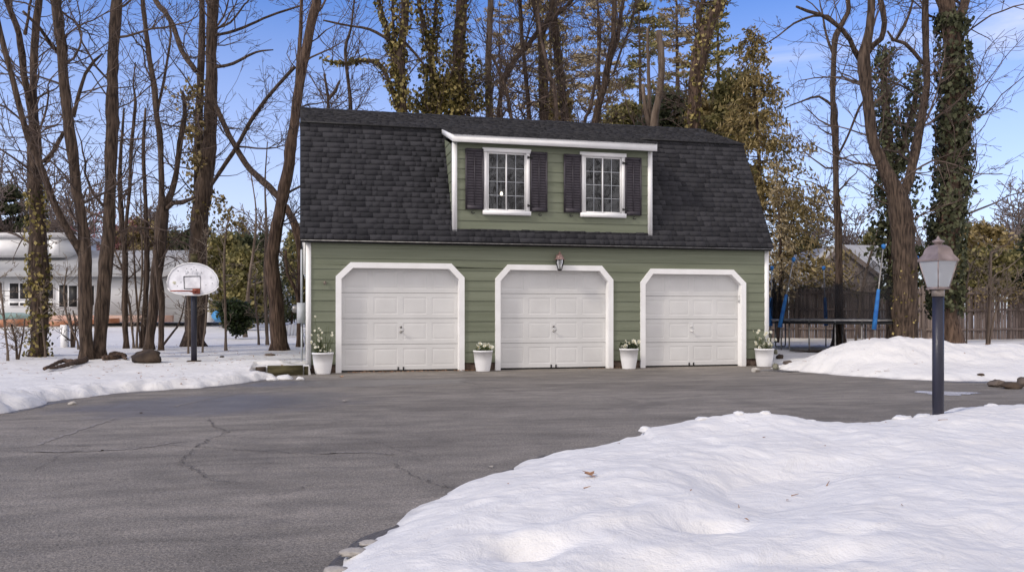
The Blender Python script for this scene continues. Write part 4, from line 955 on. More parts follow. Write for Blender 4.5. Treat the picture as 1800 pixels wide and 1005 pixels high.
# ------------------------------------------------------------------ timbers, rocks, bits on the ground
def rock(px, py, wpx, hpx, label, m='rock', rng=None, d=None, cat='rock', group=None, name='rock', sink=.3, depth_ratio=.8):
    d = d or (CAM[2] - .1) * FPX / (py - HZ); p = at(px, py, d); s = d / FPX; r = np.array([wpx * s / 2, wpx * s / 2 * depth_ratio, hpx * s / 2 * 1.15])
    z0 = zs(p[0], p[1]) if zs(p[0], p[1]) > 0 else 0; c = np.array([p[0], p[1], z0 + hpx * s * .32])
    mb = MB(); mb.blob(c, r, rng or np.random.default_rng(int(px)), .35, 3)
    o = mb.build(name, m, loc=(p[0], p[1], p[2])); return tag(o, label, cat, group)
rock(258, 641, 62, 26, 'large dark brown boulder in the snow left of the basketball pole', 'rock_dark')
rock(206, 634, 32, 14, 'low brown stone at the foot of the twin trunk tree', 'bark_red')
G_ = 'flat stones at the edge of the snow mound'
rock(1752, 669, 36, 14, 'flat brown stone at the drive edge, leftmost of the right hand pile', 'rock', group=G_)
rock(1777, 672, 38, 13, 'dark flat stone, middle of the right hand pile by the drive', 'rock_dark', group=G_)
rock(1798, 668, 28, 18, 'upright brown stone half out of frame in the right hand pile', 'rock', group=G_)
rock(1724, 658, 14, 4, 'thin dark stone lying alone on the right hand snow', 'rock_dark')
rock(1328, 645, 16, 9, 'small white stone left of the rightmost planter', 'stone_pale')
rock(1363, 641, 14, 12, 'upright green grey stone right of the rightmost planter', 'stone_green')
rock(1363, 627, 9, 9, 'round green grey stone propped behind the rightmost planter', 'stone_green')
rock(1371, 632, 15, 9, 'dark slab stone leaning beside the rightmost planter', 'rock_dark')
rock(1384, 639, 18, 8, 'brown broken stone nearest the mound in the pile by the rightmost planter', 'rock')
rock(390, 632, 8, 4, 'small dark clod in the snow right of the basketball pole', 'rock_dark')
rock(474, 629, 20, 5, 'weathered chip of wood on the snow before the leaning tree', 'bark_pale')
# block kerb stones showing through at the bottom edge
for i, (px, py, wd, hh) in enumerate([(590, 1006, 62, 14), (622, 978, 52, 11), (650, 954, 40, 8)]):
    rock(px, py + 6, wd, hh, ['pale kerb stone at the bottom edge of the picture, nearest of three', 'pale kerb stone, middle of three under the snow edge', 'pale kerb stone, farthest of three under the snow edge'][i], 'stone_pale', d=(CAM[2]) * FPX / (py + 6 - HZ), cat='kerb stone', group='pale kerb stones under the bank edge', name='kerb_stone', depth_ratio=.8)
rock(127, 698, 15, 7, 'pale clod of frozen grass in the plowed snow edge', 'stone_pale')
# landscape timbers left of the garage
a = gd(448, 672); 
for i, (x0, x1, y0, z0, z1, lab) in enumerate([(wl(470, 650, -.5)[0], .03, -.52, -.02, .19, 'mossy square timber edging the snow by the left garage corner'), (wl(449, 650, -.5)[0], wl(467, 650, -.5)[0], -.50, -.02, .17, 'short dark rotten end timber left of the mossy timber')]):
    mb = MB(); mb.box(x0, x1, y0, y0 + .17, z0, z1)
    tag(mb.build('landscape_timber', 'timber' if i == 0 else 'rock_dark', loc=(x0, y0, 0)), lab, 'timber')
mb = MB(); mb.box(.05, .13, -.48, .0, -.02, .17); tag(mb.build('landscape_timber', 'timber', loc=(.05, -.48, 0)), 'dark timber end between the mossy timber and the garage corner', 'timber')
mb = MB()
rgc = np.random.default_rng(31)
def chunk(px, py, wpx, hpx, label, grp='broken chunks of plowed snow', d=None, z=None):
    d = d or CAM[2] * FPX / (py - HZ); p = at(px, py, d); s = d / FPX
    mb = MB(); mb.blob(p + np.array([0, 0, hpx * s * .12]), (wpx * s / 2, wpx * s / 2 * .7, hpx * s * .6), rgc, .5, 2)
    tag(mb.build('snow_chunk', 'snowball', loc=p), label, 'snow chunk', grp)
chunk(527, 667, 18, 8, 'small snow chunk on the drive below the end of the mossy timber')
chunk(500, 666, 34, 12, 'wide snow chunk before the mossy timber')
chunk(478, 668, 22, 9, 'snow chunk before the rotten timber end')
def crest(px):
    d = np.linspace(6.5, 10.5, 200); P_ = np.array([at(px, 700, k) for k in d]); h = snow_height(P_[:, 0], P_[:, 1]); py = HZ + (CAM[2] - h) * FPX / d; k = int(np.argmin(np.where(h > .03, py, 9999))); return d[k] - .04, py[k]
for (px, wd, hh, lab) in [(1136, 30, 10, 'angular snow chunk on the bank edge, farthest left'), (1236, 40, 10, 'flat snow chunk on the bank edge left of its peak'), (1300, 26, 9, 'small snow chunk on the left shoulder of the bank peak'),
        (1345, 22, 9, 'snow chunk right of the peak of the near bank'), (1425, 26, 7, 'low snow chunk halfway along the bank crest'), (1588, 40, 13, 'rounded snow chunk left of the lamp post'), (1622, 44, 12, 'rounded snow chunk next to the lamp post'), (1745, 34, 9, 'low snow chunk right of the lamp post')]:
    d_, py_ = crest(px); chunk(px, py_ + 3, wd, hh, lab, 'snow chunks along the bank crest', d=d_)
# fallen leaves
def fallen(px, py, size, label, zoff=0.01, m='leafbrown', z=None):
    zz = z if z is not None else 0; xy = gd(px, py, zz); h = max(zs(*xy), 0); 
    for _ in range(4): xy = gd(px, py, h); h = max(zs(*xy), 0)
    mb = MB(); p = np.array([xy[0], xy[1], h + zoff]); k = np.random.default_rng(int(px))
    outline = [(0, -.5), (.25, -.3), (.55, -.25), (.35, .0), (.5, .3), (.15, .25), (0, .55), (-.18, .25), (-.5, .32), (-.32, 0), (-.5, -.28), (-.2, -.3)]
    vs_ = [p + size * (np.array([a, b, 0]) + np.array([0, 0, .25 * abs(a) + .15 * k.random() + .3 * max(b, 0)])) for a, b in outline]
    mb.add([p] + vs_, [(0, i + 1, (i + 1) % 12 + 1) for i in range(12)]); mb.tube([p + size * np.array([0, -.5, .05]), p + size * np.array([.1, -.95, .1])], size * .03, 4)
    tag(mb.build('fallen_leaf', m, loc=p), label, 'leaf')
fallen(1036, 838, .085, 'curled brown leaf on the foreground snow bank', .012)
fallen(606, 706, .08, 'pale dry leaf lying on the driveway before the left door', .006, 'stone_pale')
fallen(248, 727, .05, 'tiny dark leaf on the damp part of the driveway', .006, 'rock_dark')
fallen(863, 822, .045, 'tiny pale leaf near the middle of the driveway', .006, 'stone_pale')
fallen(600, 663, .09, 'reddish leaf at the foot of the left door casing', .006)
fallen(1508, 637, .10, 'small dark leaf on the face of the right snow mound', .02, 'rock_dark')
mb = MB(); rl = np.random.default_rng(8)   # leaf litter blown against the doors
for x0, x1, n in ((.9, 3.0, 260), (3.1, 3.9, 160), (6.1, 6.9, 50)):
    c = np.c_[rl.uniform(x0, x1, n), -.02 - abs(rl.normal(0, .05, n)) , rl.uniform(.006, .02, n)]
    mb.leaves(c, rl.normal(size=(n, 3)) * .4 + [0, 0, 1], rl.normal(size=(n, 3)), rl.uniform(.02, .045, n), .1, .6)
tag(mb.build('leaf_litter', 'leafbrown'), 'brown leaf litter blown against the garage doors', 'leaf litter', kind='stuff')

mb = MB(); rl = np.random.default_rng(88); C = []
for _ in range(620):      # bits of twig and leaf scattered over the old snow
    r_ = rl.random()
    if r_ < .5: q_ = at(rl.uniform(0, 530), 600, rl.uniform(14, 27))
    elif r_ < .8: q_ = at(rl.uniform(1380, 1800), 600, rl.uniform(16.5, 28))
    else: q_ = at(rl.uniform(700, 1800), 600, rl.uniform(4.5, 9))
    h = zs(q_[0], q_[1])
    if h < .05: continue
    sz = rl.uniform(.015, .04) if r_ >= .8 else rl.uniform(.02, .06); p = np.array([q_[0], q_[1], h + .004])
    if r_ >= .8 and rl.random() < .85: continue
    if rl.random() < .5: a = rl.uniform(0, 6.28); L_ = sz * rl.uniform(1.2, 3.5); mb.tube([p, p + [math.cos(a) * L_, math.sin(a) * L_, .008]], [.004, .002], 3)
    else: C.append([*p, sz])
C = np.array(C); mb.leaves(C[:, :3] + [0, 0, .004], rl.normal(size=(len(C), 3)) * .35 + [0, 0, 1], rl.normal(size=(len(C), 3)), C[:, 3], .12, .6)
tag(mb.build('twig_litter', 'leafbrown'), 'bits of twig and dead leaf scattered over the old snow', 'litter', kind='stuff')
# ------------------------------------------------------------------ trampoline
td = 24.3; tcx = at(1478, 562, td); tz = tcx[2]; Rt = 1.86
tr = thing('trampoline', 'round trampoline with sagging black net and blue padded poles before the fence', 'trampoline', (tcx[0], tcx[1], zs(tcx[0], tcx[1])))
def cir(a, r=Rt, z=0): return tcx + r * (math.cos(a) * RT + math.sin(a) * FW) + np.array([0, 0, z])
th = np.linspace(0, 2 * np.pi, 49)
mb = MB(); mb.tube([cir(t) for t in th], .028, 8, cap=False); mb.build('frame', 'steel', tr)
mb = MB(); mb.add([cir(t, Rt - .22, -.02) for t in th[:-1]] , np.arange(48)); mb.build('mat', 'matb', tr)
mb = MB()
for i in range(48):
    a, b = th[i], th[i + 1]; mb.add([cir(a, Rt - .26, -.03), cir(b, Rt - .26, -.03), cir(b, Rt + .02, -.06), cir(a, Rt + .02, -.06), cir(b, Rt + .03, -.10), cir(a, Rt + .03, -.10)], [(0, 1, 2, 3), (3, 2, 4, 5)])
mb.build('edge_pad', 'matb', tr)
def zg(p): return zs(p[0], p[1]) - .03
for k in range(3):
    pass
for a in (3.72, 4.45, 5.5, 1.0, 2.4):
    A_, B_ = cir(a - .18, Rt - .03, -.03), cir(a + .18, Rt - .03, -.03); A2, B2 = A_.copy(), B_.copy(); A2[2] = zg(A_) + .05; B2[2] = zg(B_) + .05
    mb = MB(); mb.tube([A_, A2 * .97 + A_ * .03, A2 + (B2 - A2) * .08, B2 + (A2 - B2) * .08, B2 * .97 + B_ * .03, B_], .022, 7); mb.build('leg', 'steel', tr)
poles = []
for (bx, by, tx, ty) in ((1373, 562, 1395, 455), (1538, 562, 1553, 432), (1346, 562, 1357, 470), (1598, 562, 1612, 452), (1452, 560, 1448, 470)):
    front = (bx, by) in ((1373, 562), (1538, 562)); cand = np.linspace(math.pi + .02, 2 * math.pi - .02, 300) if front else np.linspace(.02, math.pi - .02, 300)
    def prj(a_): q_ = cir(a_, Rt + .04) - CAM; return 900 + FPX * (q_ @ RT) / (q_ @ FW)
    a = float(cand[int(np.argmin([abs(prj(c_) - bx) for c_ in cand]))])
    b = cir(a, Rt + .04); dd = (b - CAM) @ FW; t = at(tx, ty, dd + (-.1 if front else .1)); lo = b.copy(); lo[2] = zg(b)
    poles.append((a, b, t))
    p = thing('net_pole', None, None, (0, 0, 0)); p.parent = tr; p.location = Vector((b - np.array(tr.location))[:])
    mb = MB(); mb.tube([lo, b, t], .019, 8); mb.build('tube', 'steel', p)
    mb = MB(); q0 = b + (t - b) * -.12; q1 = b + (t - b) * .42; mb.tube([q0, b + (t - b) * .1, b + (t - b) * .3, q1], [.06, .055, .05, .04], 10); mb.build('foam_sleeve', 'blue', p)
    mb = MB(); mb.lathe([(0, -.09), (.03, -.08), (.055, -.02), (.05, .03), (0, .05)], tuple(t), 10); mb.build('pole_cap', 'blue', p)
poles.sort(key=lambda q: q[0] % (2 * np.pi))
mb = MB(); V = []; nseg = 20; rws = 8
ang = []; tops = []
for i in range(len(poles)):
    a0, b0, t0 = poles[i]; a1, b1, t1 = poles[(i + 1) % len(poles)]; a0 %= 2 * np.pi; a1 %= 2 * np.pi
    if a1 <= a0: a1 += 2 * np.pi
    for k in range(nseg):
        f = k / nseg; a = a0 + (a1 - a0) * f; base = cir(a, Rt - .03, .02)
        sag = (.42 if (b0[1] < tcx[1] or b1[1] < tcx[1]) else .30) * 4 * f * (1 - f) ; hh0, hh1 = (t0 - b0)[2] * .80, (t1 - b1)[2] * .80
        h = (hh0 + (hh1 - hh0) * f) * (1 - sag) ; h = max(h, .38 + .1 * math.sin(5 * a)); ang.append(a); tops.append((base, h))
n = len(tops)
for r in range(rws + 1):
    for j, (base, h) in enumerate(tops):
        bul = .10 * math.sin(r / rws * 3.1) * math.sin(j * .9) + .05 * math.sin(j * 2.3 + r)
        o_ = cir(ang[j], Rt - .03 + bul * .8) - cir(ang[j], 0); V.append(tcx + o_ + np.array([0, 0, .02 + h * r / rws]))
V = np.array(V); i = np.arange(rws)[:, None] * n; j = np.arange(n)[None, :]
mb.add(V, np.stack([i + j, i + (j + 1) % n, i + n + (j + 1) % n, i + n + j], -1).reshape(-1, 4)); mb.build('safety_net', 'net', tr, smooth=True)
mb = MB(); mb.tube(np.r_[V[-n:], V[-n:][:1]], .008, 5, cap=False); mb.build('net_hem', 'matb', tr)
# strip of bare earth under it
mb = MB(); sx = np.linspace(-1.9, 2.0, 30); rb2 = np.random.default_rng(4); up_, dn_ = [], []
for x in sx:
    for lst, o_ in ((up_, .22 + .12 * rb2.random()), (dn_, -.22 - .15 * rb2.random())):
        p = tcx + RT * x + FW * (-1.35 + o_ * (1 - abs(x / 2.1) ** 3) ); lst.append((p[0], p[1], zs(p[0], p[1]) + .03))
mb.add(up_ + dn_, [(i, i + 30, i + 31, i + 1) for i in range(29)]); tag(mb.build('bare_earth', 'soilbare'), kind='structure')

# ------------------------------------------------------------------ fence
fr = np.random.default_rng(13); FD = 31.0
pA, pB = at(1180, 560, 31.5), at(2080, 560, 30.5)
fn = thing('picket_fence', 'weathered grey brown stockade fence with pointed boards along the back of the yard', 'fence', (pA[0], pA[1], zs(pA[0], pA[1])))
dv = (pB - pA); Lf = math.hypot(dv[0], dv[1]); dv = dv / Lf; nrm = np.array([-dv[1], dv[0], 0]); nsec = 8
for sct in range(nsec):
    mb = MB(); s0, s1 = Lf * sct / nsec, Lf * (sct + 1) / nsec; x = s0 + .05; tilt = fr.normal() * .01
    while x < s1 - .04:
        wd = .098 * fr.uniform(.92, 1.08); p = pA + dv * (x + wd / 2); z0 = zs(p[0], p[1]) - .05; zt_ = 2.13 + tilt * (x - s0) + fr.normal() * .015; 
        y = fr.normal() * .006; c = p + nrm * y; w2 = dv * wd * .47; n2 = nrm * .010; lean = dv * fr.normal() * .012
        a = [c - w2 - n2, c + w2 - n2, c + w2 + n2, c - w2 + n2]
        def zz(q_, z_): return (q_[0], q_[1], z_)
        v = [zz(q_, z0) for q_ in a] + [zz(q_ + lean, zt_ - .09) for q_ in a] + [zz(c - n2 - w2 * .12 + lean, zt_), zz(c - n2 + w2 * .12 + lean, zt_), zz(c + n2 + w2 * .12 + lean, zt_), zz(c + n2 - w2 * .12 + lean, zt_)]
        mb.add(v, [(0, 1, 5, 4), (1, 2, 6, 5), (2, 3, 7, 6), (3, 0, 4, 7), (4, 5, 9, 8), (5, 6, 10, 9), (6, 7, 11, 10), (7, 4, 8, 11), (8, 9, 10, 11)])
        x += .102
    pn = mb.build('fence_panel', 'wood_grey', fn)
    for h in (.55, 1.25, 1.85):
        mb = MB(); p0, p1 = pA + dv * (s0 + .05), pA + dv * (s1 - .05); c = (p0 + p1) / 2; c[2] = zs(c[0], c[1]) + h - .2; sd_ = -1 if sct not in (0,) else -1
        mb.obox(c + nrm * -.035, dv * (s1 - s0) / 2 * .99, nrm * .02, np.array([0, 0, .04])); mb.build('rail', 'wood_grey', pn)
    mb = MB(); p = pA + dv * s0; mb.obox(np.array([p[0], p[1], 1.2]) + nrm * -.02, dv * .05, nrm * .05, np.array([0, 0, 1.0])); mb.build('fence_post', 'wood_grey', fn)
# ------------------------------------------------------------------ trees
def spline(P, step, rng, jit=.0):
    P = np.asarray(P, float)
    if len(P) < 3: 
        n = max(2, int(np.linalg.norm(P[-1, :3] - P[0, :3]) / step)); t = np.linspace(0, 1, n + 1)[:, None]; return P[0] + (P[-1] - P[0]) * t
    out = []
    Q = np.vstack([2 * P[0] - P[1], P, 2 * P[-1] - P[-2]])
    for i in range(1, len(Q) - 2):
        n = max(1, int(np.linalg.norm(Q[i + 1, :3] - Q[i, :3]) / step))
        t = (np.arange(n) / n)[:, None]
        a, b, c, d = Q[i - 1], Q[i], Q[i + 1], Q[i + 2]
        out.append(.5 * (2 * b + (c - a) * t + (2 * a - 5 * b + 4 * c - d) * t ** 2 + (-a + 3 * b - 3 * c + d) * t ** 3))
    out.append(P[-1:]); out = np.vstack(out)
    if jit: out[1:-1, :3] += rng.normal(size=(len(out) - 2, 3)) * jit * out[1:-1, 3:4]
    out[:, 3] = np.maximum(out[:, 3], .003)
    return out
def branch(mb, p, d, L, r, lev, rng, up=.05, wig=.20, dens=1.6, rmin=.0045, maxlev=2, tip=None):
    n = max(4, int(L / (.28 if lev < 2 else .2))); n = min(n, 14); st = L / n
    pts = [p]; d = d / (np.linalg.norm(d) + 1e-9); ds = []
    for i in range(n):
        d = d + rng.normal(size=3) * wig; d[2] += up; d /= np.linalg.norm(d); ds.append(d); pts.append(pts[-1] + d * st)
    pts = np.array(pts); rad = np.maximum(r * (1 - np.linspace(0, 1, n + 1) * .8), rmin)
    mb.tube(pts, rad, 6 if r > .04 else (4 if r > .012 else 3), cap=False)
    if tip is not None and lev >= 1: tip.append(pts)
    if lev < maxlev:
        nc = rng.poisson(L * dens) + 1
        for _ in range(nc):
            k = int(rng.uniform(.15, 1) * n); k = min(max(k, 1), n - 1)
            q_ = rng.normal(size=3); q_ -= (q_ @ ds[k]) * ds[k]; q_ /= np.linalg.norm(q_) + 1e-9
            branch(mb, pts[k], ds[k] * .75 + q_ * .8, L * rng.uniform(.25, .55) * (1 - .4 * k / n), rad[k] * .6, lev + 1, rng, up, wig, dens * 1.35, rmin, maxlev, tip)
def ivy(mb, S, rng, dens=260, size=.10, thick=.08, zlo=-9, zhi=99, hang=.0):
    """leaf clothing along a sampled stem S (x, y, z, r)"""
    for a, b in zip(S[:-1], S[1:]):
        if not (zlo <= a[2] <= zhi): continue
        ln = np.linalg.norm(b[:3] - a[:3]); r = a[3] + thick * .5; n = rng.poisson(dens * ln * 6.28 * r * (.55 + .9 * rng.random()))
        if n == 0: continue
        t = rng.random((n, 1)); c = a[:3] + (b[:3] - a[:3]) * t; th = rng.uniform(0, 6.283, n); o = np.stack([np.cos(th), np.sin(th), rng.normal(size=n) * .25], 1)
        lump = .5 + .9 * (vnoise(np.full(n, a[2] * 2.1), th * 1.3) + .5)
        c = c + o * (a[3] + thick * rng.uniform(.1, 1, n) ** .7 * lump)[:, None]
        nr = o + rng.normal(size=(n, 3)) * .55; up = np.tile([0, 0, -1.], (n, 1)) + rng.normal(size=(n, 3)) * .45
        mb.leaves(c, nr, up, size * rng.uniform(.55, 1.3, n), .18, .85)
def stems_world(stems, d0, rng, step=.22):
    out = []
    for s in stems:
        pts = s['p']; dr = s.get('drift', 0.0); o = s.get('off', 0.0); n = len(pts); W = []
        for i, (px, py, w_) in enumerate(pts):
            d = d0 + o + dr * i / max(1, n - 1); q_ = at(px, py, d); W.append([*q_, w_ * d / FPX / 2 * (.90 if w_ > 9 else 1)])
        if s.get('root', False):
            z = zs(W[0][0], W[0][1]); W[0][2] = min(W[0][2], z - .06)
            W.insert(1, [W[0][0] * .9 + W[1][0] * .1, W[0][1] * .9 + W[1][1] * .1, W[0][2] + .28, W[0][3] * .86]); W[0][3] *= 1.2
        if s.get('ext', pts[-1][1] <= 12):
            a, b = np.array(W[-2]), np.array(W[-1]); dd = b[:3] - a[:3]; dd /= np.linalg.norm(dd); dd = dd * .7 + np.array([0, 0, .5]); H_ = s.get('exth', 3.5)
            for k in (1, 2): W.append([*(b[:3] + dd * H_ * k / 2 + rng.normal(size=3) * .12), b[3] * (.62 if k == 1 else .25)])
        out.append(spline(W, step, rng, .05))
    return out
def tree(label, d0, stems, bark='bark', twig='twig', nb=26, bl=2.2, seed=0, start=2.6, group=None, ivy_spec=None, rmin=.0058, dens=1.9, up=.05, wig=.2, nside=12, name='bare_tree', cat='tree', maxlev=2, trunk_noise=.035, clump=None):
    rng = np.random.default_rng(seed); SW = stems_world(stems, d0, rng); b0 = SW[0][0]
    t = thing(name, label, cat, (b0[0], b0[1], zs(b0[0], b0[1])), group)
    mb = MB()
    for S in SW:
        ph = rng.uniform(0, 6, 4); k = np.arange(len(S)); S = S.copy(); S[:, 3] *= 1 + .05 * np.sin(k * .5 + ph[0]) + .04 * np.sin(k * 1.3 + ph[1])
        mb.tube(S[:, :3], S[:, 3], nside if S[:, 3].max() > .05 else 6, noise=trunk_noise, rng=rng)
    mb.build('trunk', bark, t, smooth=True)
    if nb:
        mb = MB(); Ls = [max(len(S) * (S[:, 2].max() > start), 0) for S in SW]; tot = sum(Ls) or 1
        for S, l_ in zip(SW, Ls):
            m = int(round(nb * 1.6 * l_ / tot))
            ok = np.where(S[:, 2] > start)[0]
            if len(ok) < 2: continue
            for _ in range(m):
                k = rng.choice(ok[:-1]); a = rng.uniform(0, 6.283); dr = S[k + 1, :3] - S[k, :3]; dr /= np.linalg.norm(dr)
                d = np.array([math.cos(a), math.sin(a), rng.uniform(-.1, .9)]) + dr * .3
                rr = max(rmin * 1.6, min(S[k, 3] * .42, .04) * rng.uniform(.35, 1)); branch(mb, S[k, :3].copy(), d, bl * rng.uniform(.45, 1.3) * min(1, .45 + rr / .03), rr, 0, rng, up, wig, dens, rmin, maxlev)
        if mb.n: mb.build('branches', twig, t)
    if ivy_spec:
        mb = MB(); sp = dict(ivy_spec); m_ = sp.pop('m'); which = sp.pop('which', None)
        for i, S in enumerate(SW):
            if which is None or i in which: ivy(mb, S, rng, **sp)
        if clump:
            for (cx, cy, rx, n_) in clump:
                c = at(cx, cy, d0); pp = c + rng.normal(size=(n_, 3)) * rx * d0 / FPX * .5
                mb.leaves(pp, rng.normal(size=(n_, 3)), rng.normal(size=(n_, 3)) * .6 + [0, 0, -1], sp.get('size', .1) * rng.uniform(.6, 1.3, n_), .2, .8)
        mb.build('ivy_leaves', m_, t)
    return t, SW
def S(*p, **k): return dict(p=list(p), **k)
# ---- left group
tree('ivy clad bare tree forking high, farthest left of the big trunks', yard_depth(627), [
    S((67, 630, 34), (70, 560, 33), (67, 480, 35), (66, 400, 30), (61, 320, 27), (60, 223, 21), (58, 160, 14), (62, 60, 14), (69, -5, 13), root=True, drift=.4),
    S((60, 240, 16), (52, 180, 13), (42, 130, 12), (33, 60, 12), (10, -5, 11), drift=-1.2),
    S((44, 60, 7), (50, 30, 5), (56, -5, 4), drift=.6)],
    seed=1, nb=34, bl=2.4, ivy_spec=dict(m='ivy_gold', which=[0], zhi=4.0, dens=120, size=.10, thick=.09))
tree('twin trunk bare tree with a limb arching far left, roots bare at the snow', yard_depth(632), [
    S((152, 634, 30), (150, 560, 25), (150, 480, 24), (146, 400, 21), (136, 340, 19), (125, 250, 20), (113, 150, 19), (108, 80, 19), (97, -5, 16), root=True, drift=-.5),
    S((174, 632, 30), (178, 560, 27), (183, 500, 26), (190, 420, 24), (194, 320, 22), (197, 200, 23), (199, 100, 21), (206, -5, 19), root=True, off=.25, drift=.8),
    S((146, 450, 17), (128, 420, 14), (110, 390, 14), (90, 345, 14), (72, 295, 14), (50, 245, 12), (25, 150, 10), (0, 55, 9), (-12, -10, 8), off=-.1, drift=-1.5),
    S((112, 232, 6), (98, 260, 7), (85, 277, 8), (76, 284, 8), off=-.2, drift=-.4), S((104, 95, 7), (84, 70, 7), (70, 50, 6), (40, 20, 5), drift=-1),
    S((130, 205, 6), (135, 180, 7), (150, 130, 6), (165, 108, 5), (180, 95, 3), drift=.6)],
    bark='bark', seed=2, nb=46, bl=2.5, group=None)
tree('slender dark tree just right of the twin trunk tree', yard_depth(612), [
    S((222, 614, 12), (219, 540, 11), (220, 450, 11), (215, 400, 9), (211, 330, 8), (212, 270, 6), (215, 235, 5), (218, 190, 3), root=True, drift=.3),
    S((219, 420, 6), (228, 330, 6), (230, 270, 6), (238, 180, 5), (234, 150, 3), (238, 110, 2), drift=.6)], seed=3, nb=22, bl=1.5, start=1.8)
tree('many stemmed dark tree rising from behind the boulder', yard_depth(614), [
    S((262, 616, 20), (271, 520, 20), (280, 440, 23), (285, 375, 22), (284, 340, 12), (282, 250, 11), (275, 200, 10), (271, 150, 11), (262, 100, 10), (255, 40, 8), (250, -5, 7), root=True),
    S((285, 385, 14), (297, 350, 13), (308, 315, 11), (318, 240, 9), (325, 200, 8), (321, 160, 4), drift=.6),
    S((290, 370, 7), (304, 357, 8), (320, 356, 8), (335, 350, 6), (343, 347, 4), drift=-.6),
    S((250, 614, 12), (255, 540, 11), (258, 450, 10), (256, 360, 7), (252, 262, 6), (256, 190, 4), root=True, off=.5),
    S((283, 612, 12), (284, 540, 13), (280, 490, 12), (272, 440, 8), off=-.4, root=True),
    S((276, 200, 6), (290, 130, 5), (300, 60, 4), (292, 20, 3), drift=.9), S((247, 605, 4), (240, 520, 4), (236, 460, 3), (233, 400, 2), off=.4, root=True)], seed=4, nb=48, bl=1.9, start=2.0)
tree('massive dark trunk behind the basketball hoop with dry brown vine leaves', yard_depth(609), [
    S((340, 610, 48), (344, 560, 40), (348, 480, 36), (350, 400, 33), (357, 340, 31), (367, 270, 29), (371, 180, 23), (371, 80, 21), (374, -5, 20), root=True, drift=.5),
    S((350, 380, 18), (348, 300, 17), (349, 230, 15), (352, 150, 14), (355, 60, 12), (355, -5, 10), off=.3, drift=.9),
    S((344, 125, 10), (320, 90, 10), (304, 45, 9), (290, 22, 10), (270, -5, 9), off=.5, drift=1.5),
    S((378, 186, 9), (392, 215, 9), (402, 237, 10), (414, 258, 11), (432, 288, 12), (450, 308, 13), (472, 328, 13), (492, 348, 13), off=.2, drift=-2.4),
    S((372, 325, 6), (385, 305, 7), (415, 260, 7), (430, 232, 7), (450, 198, 7), (480, 160, 6), (518, 118, 6), off=-.3, drift=-2),
    S((380, 62, 5), (400, 58, 6), (430, 48, 5), (475, 28, 4), (530, 10, 3), drift=1.2, ext=False), S((380, 50, 4), (405, 40, 4), (430, 8, 3), (440, -5, 3), drift=1), S((380, 118, 6), (410, 112, 5), (450, 92, 4), (480, 88, 2), drift=-1)],
    bark='bark', seed=5, nb=42, bl=2.6, ivy_spec=dict(m='leaf_dead', which=[1], zlo=3.8, zhi=8.3, dens=70, size=.13, thick=.30), clump=[(328, 170, 22, 120), (335, 230, 20, 120), (345, 280, 20, 80), (395, 375, 22, 90), (420, 395, 18, 50), (385, 350, 12, 40)])
tree('leaning shaggy brown tree standing left of the garage corner', yard_depth(616), [
    S((491, 618, 40), (487, 560, 30), (483, 500, 27), (477, 465, 28), (484, 415, 25), (494, 360, 23), (506, 300, 22), (514, 240, 21), (521, 190, 19), (529, 130, 18), (544, 60, 18), (558, -5, 18), root=True, drift=-.6),
    S((519, 200, 9), (522, 150, 8), (528, 60, 7), (530, -5, 6), off=-.3, drift=.8), S((540, 40, 5), (560, 20, 4), (575, -5, 4), drift=.4)],
    bark='bark_red', seed=6, nb=34, bl=2.2, start=2.8)
tree('dark crooked tree tight against the left end of the garage', 25.5, [
    S((527, 604, 14), (527, 530, 13), (529, 450, 14), (524, 410, 17), (514, 385, 15), (502, 362, 13), root=True, drift=.3),
    S((527, 545, 7), (520, 510, 6), (505, 480, 5), (502, 440, 4), drift=-.3), S((528, 480, 6), (531, 460, 5), (533, 430, 4), drift=.3)], bark='bark_red', seed=7, nb=14, bl=1.3, start=1.6)
for i, (pts, lab) in enumerate([([(397, 615, 6), (396, 540, 5), (394, 470, 5), (396, 420, 3), (402, 380, 2)], 'straight pale sapling right of the basketball pole'),
        ([(431, 592, 9), (434, 540, 8), (440, 480, 6), (447, 430, 5), (450, 370, 3), (440, 300, 2)], 'pale crooked sapling before the dark green shrub'),
        ([(455, 606, 5), (452, 560, 4), (448, 520, 3), (450, 480, 2)], 'short thin sapling right of the dark green shrub'),
        ([(470, 606, 8), (467, 540, 7), (466, 470, 6), (468, 400, 5), (466, 320, 3), (470, 250, 2)], 'tall pale sapling just left of the leaning tree'),
        ([(331, 620, 4), (332, 560, 4), (330, 500, 3), (334, 440, 2)], 'thin whip of a sapling left of the basketball pole'),
        ([(356, 618, 4), (362, 560, 4), (364, 480, 3), (362, 400, 2)], 'thin whip of a sapling right behind the basketball pole'),
        ([(14, 635, 5), (9, 580, 4), (4, 530, 4), (-5, 470, 2)], 'pale bent sapling at the left edge of the picture'),
        ([(80, 628, 5), (75, 570, 4), (72, 520, 4), (60, 470, 2)], 'pale sapling leaning on the ivy clad trunk'),
        ([(138, 614, 4), (122, 570, 4), (112, 520, 3), (118, 470, 2)], 'thin twiggy sapling left of the twin trunk tree'),
        ([(235, 612, 5), (228, 540, 5), (214, 470, 4), (196, 430, 3)], 'bent grey sapling between slender tree and many stemmed tree'),
        ([(240, 612, 5), (244, 540, 4), (250, 480, 4), (247, 330, 2)], 'straight thin sapling beside the many stemmed tree')]):
    tree(lab, yard_depth(pts[0][1]), [S(*pts, root=True, ext=False, drift=.2)], bark='bark_pale', twig='twig_pale', seed=40 + i, nb=12, bl=.9, start=.8, group='thin saplings in the snowy yard', name='sapling', dens=2.4, nside=6, wig=.24)
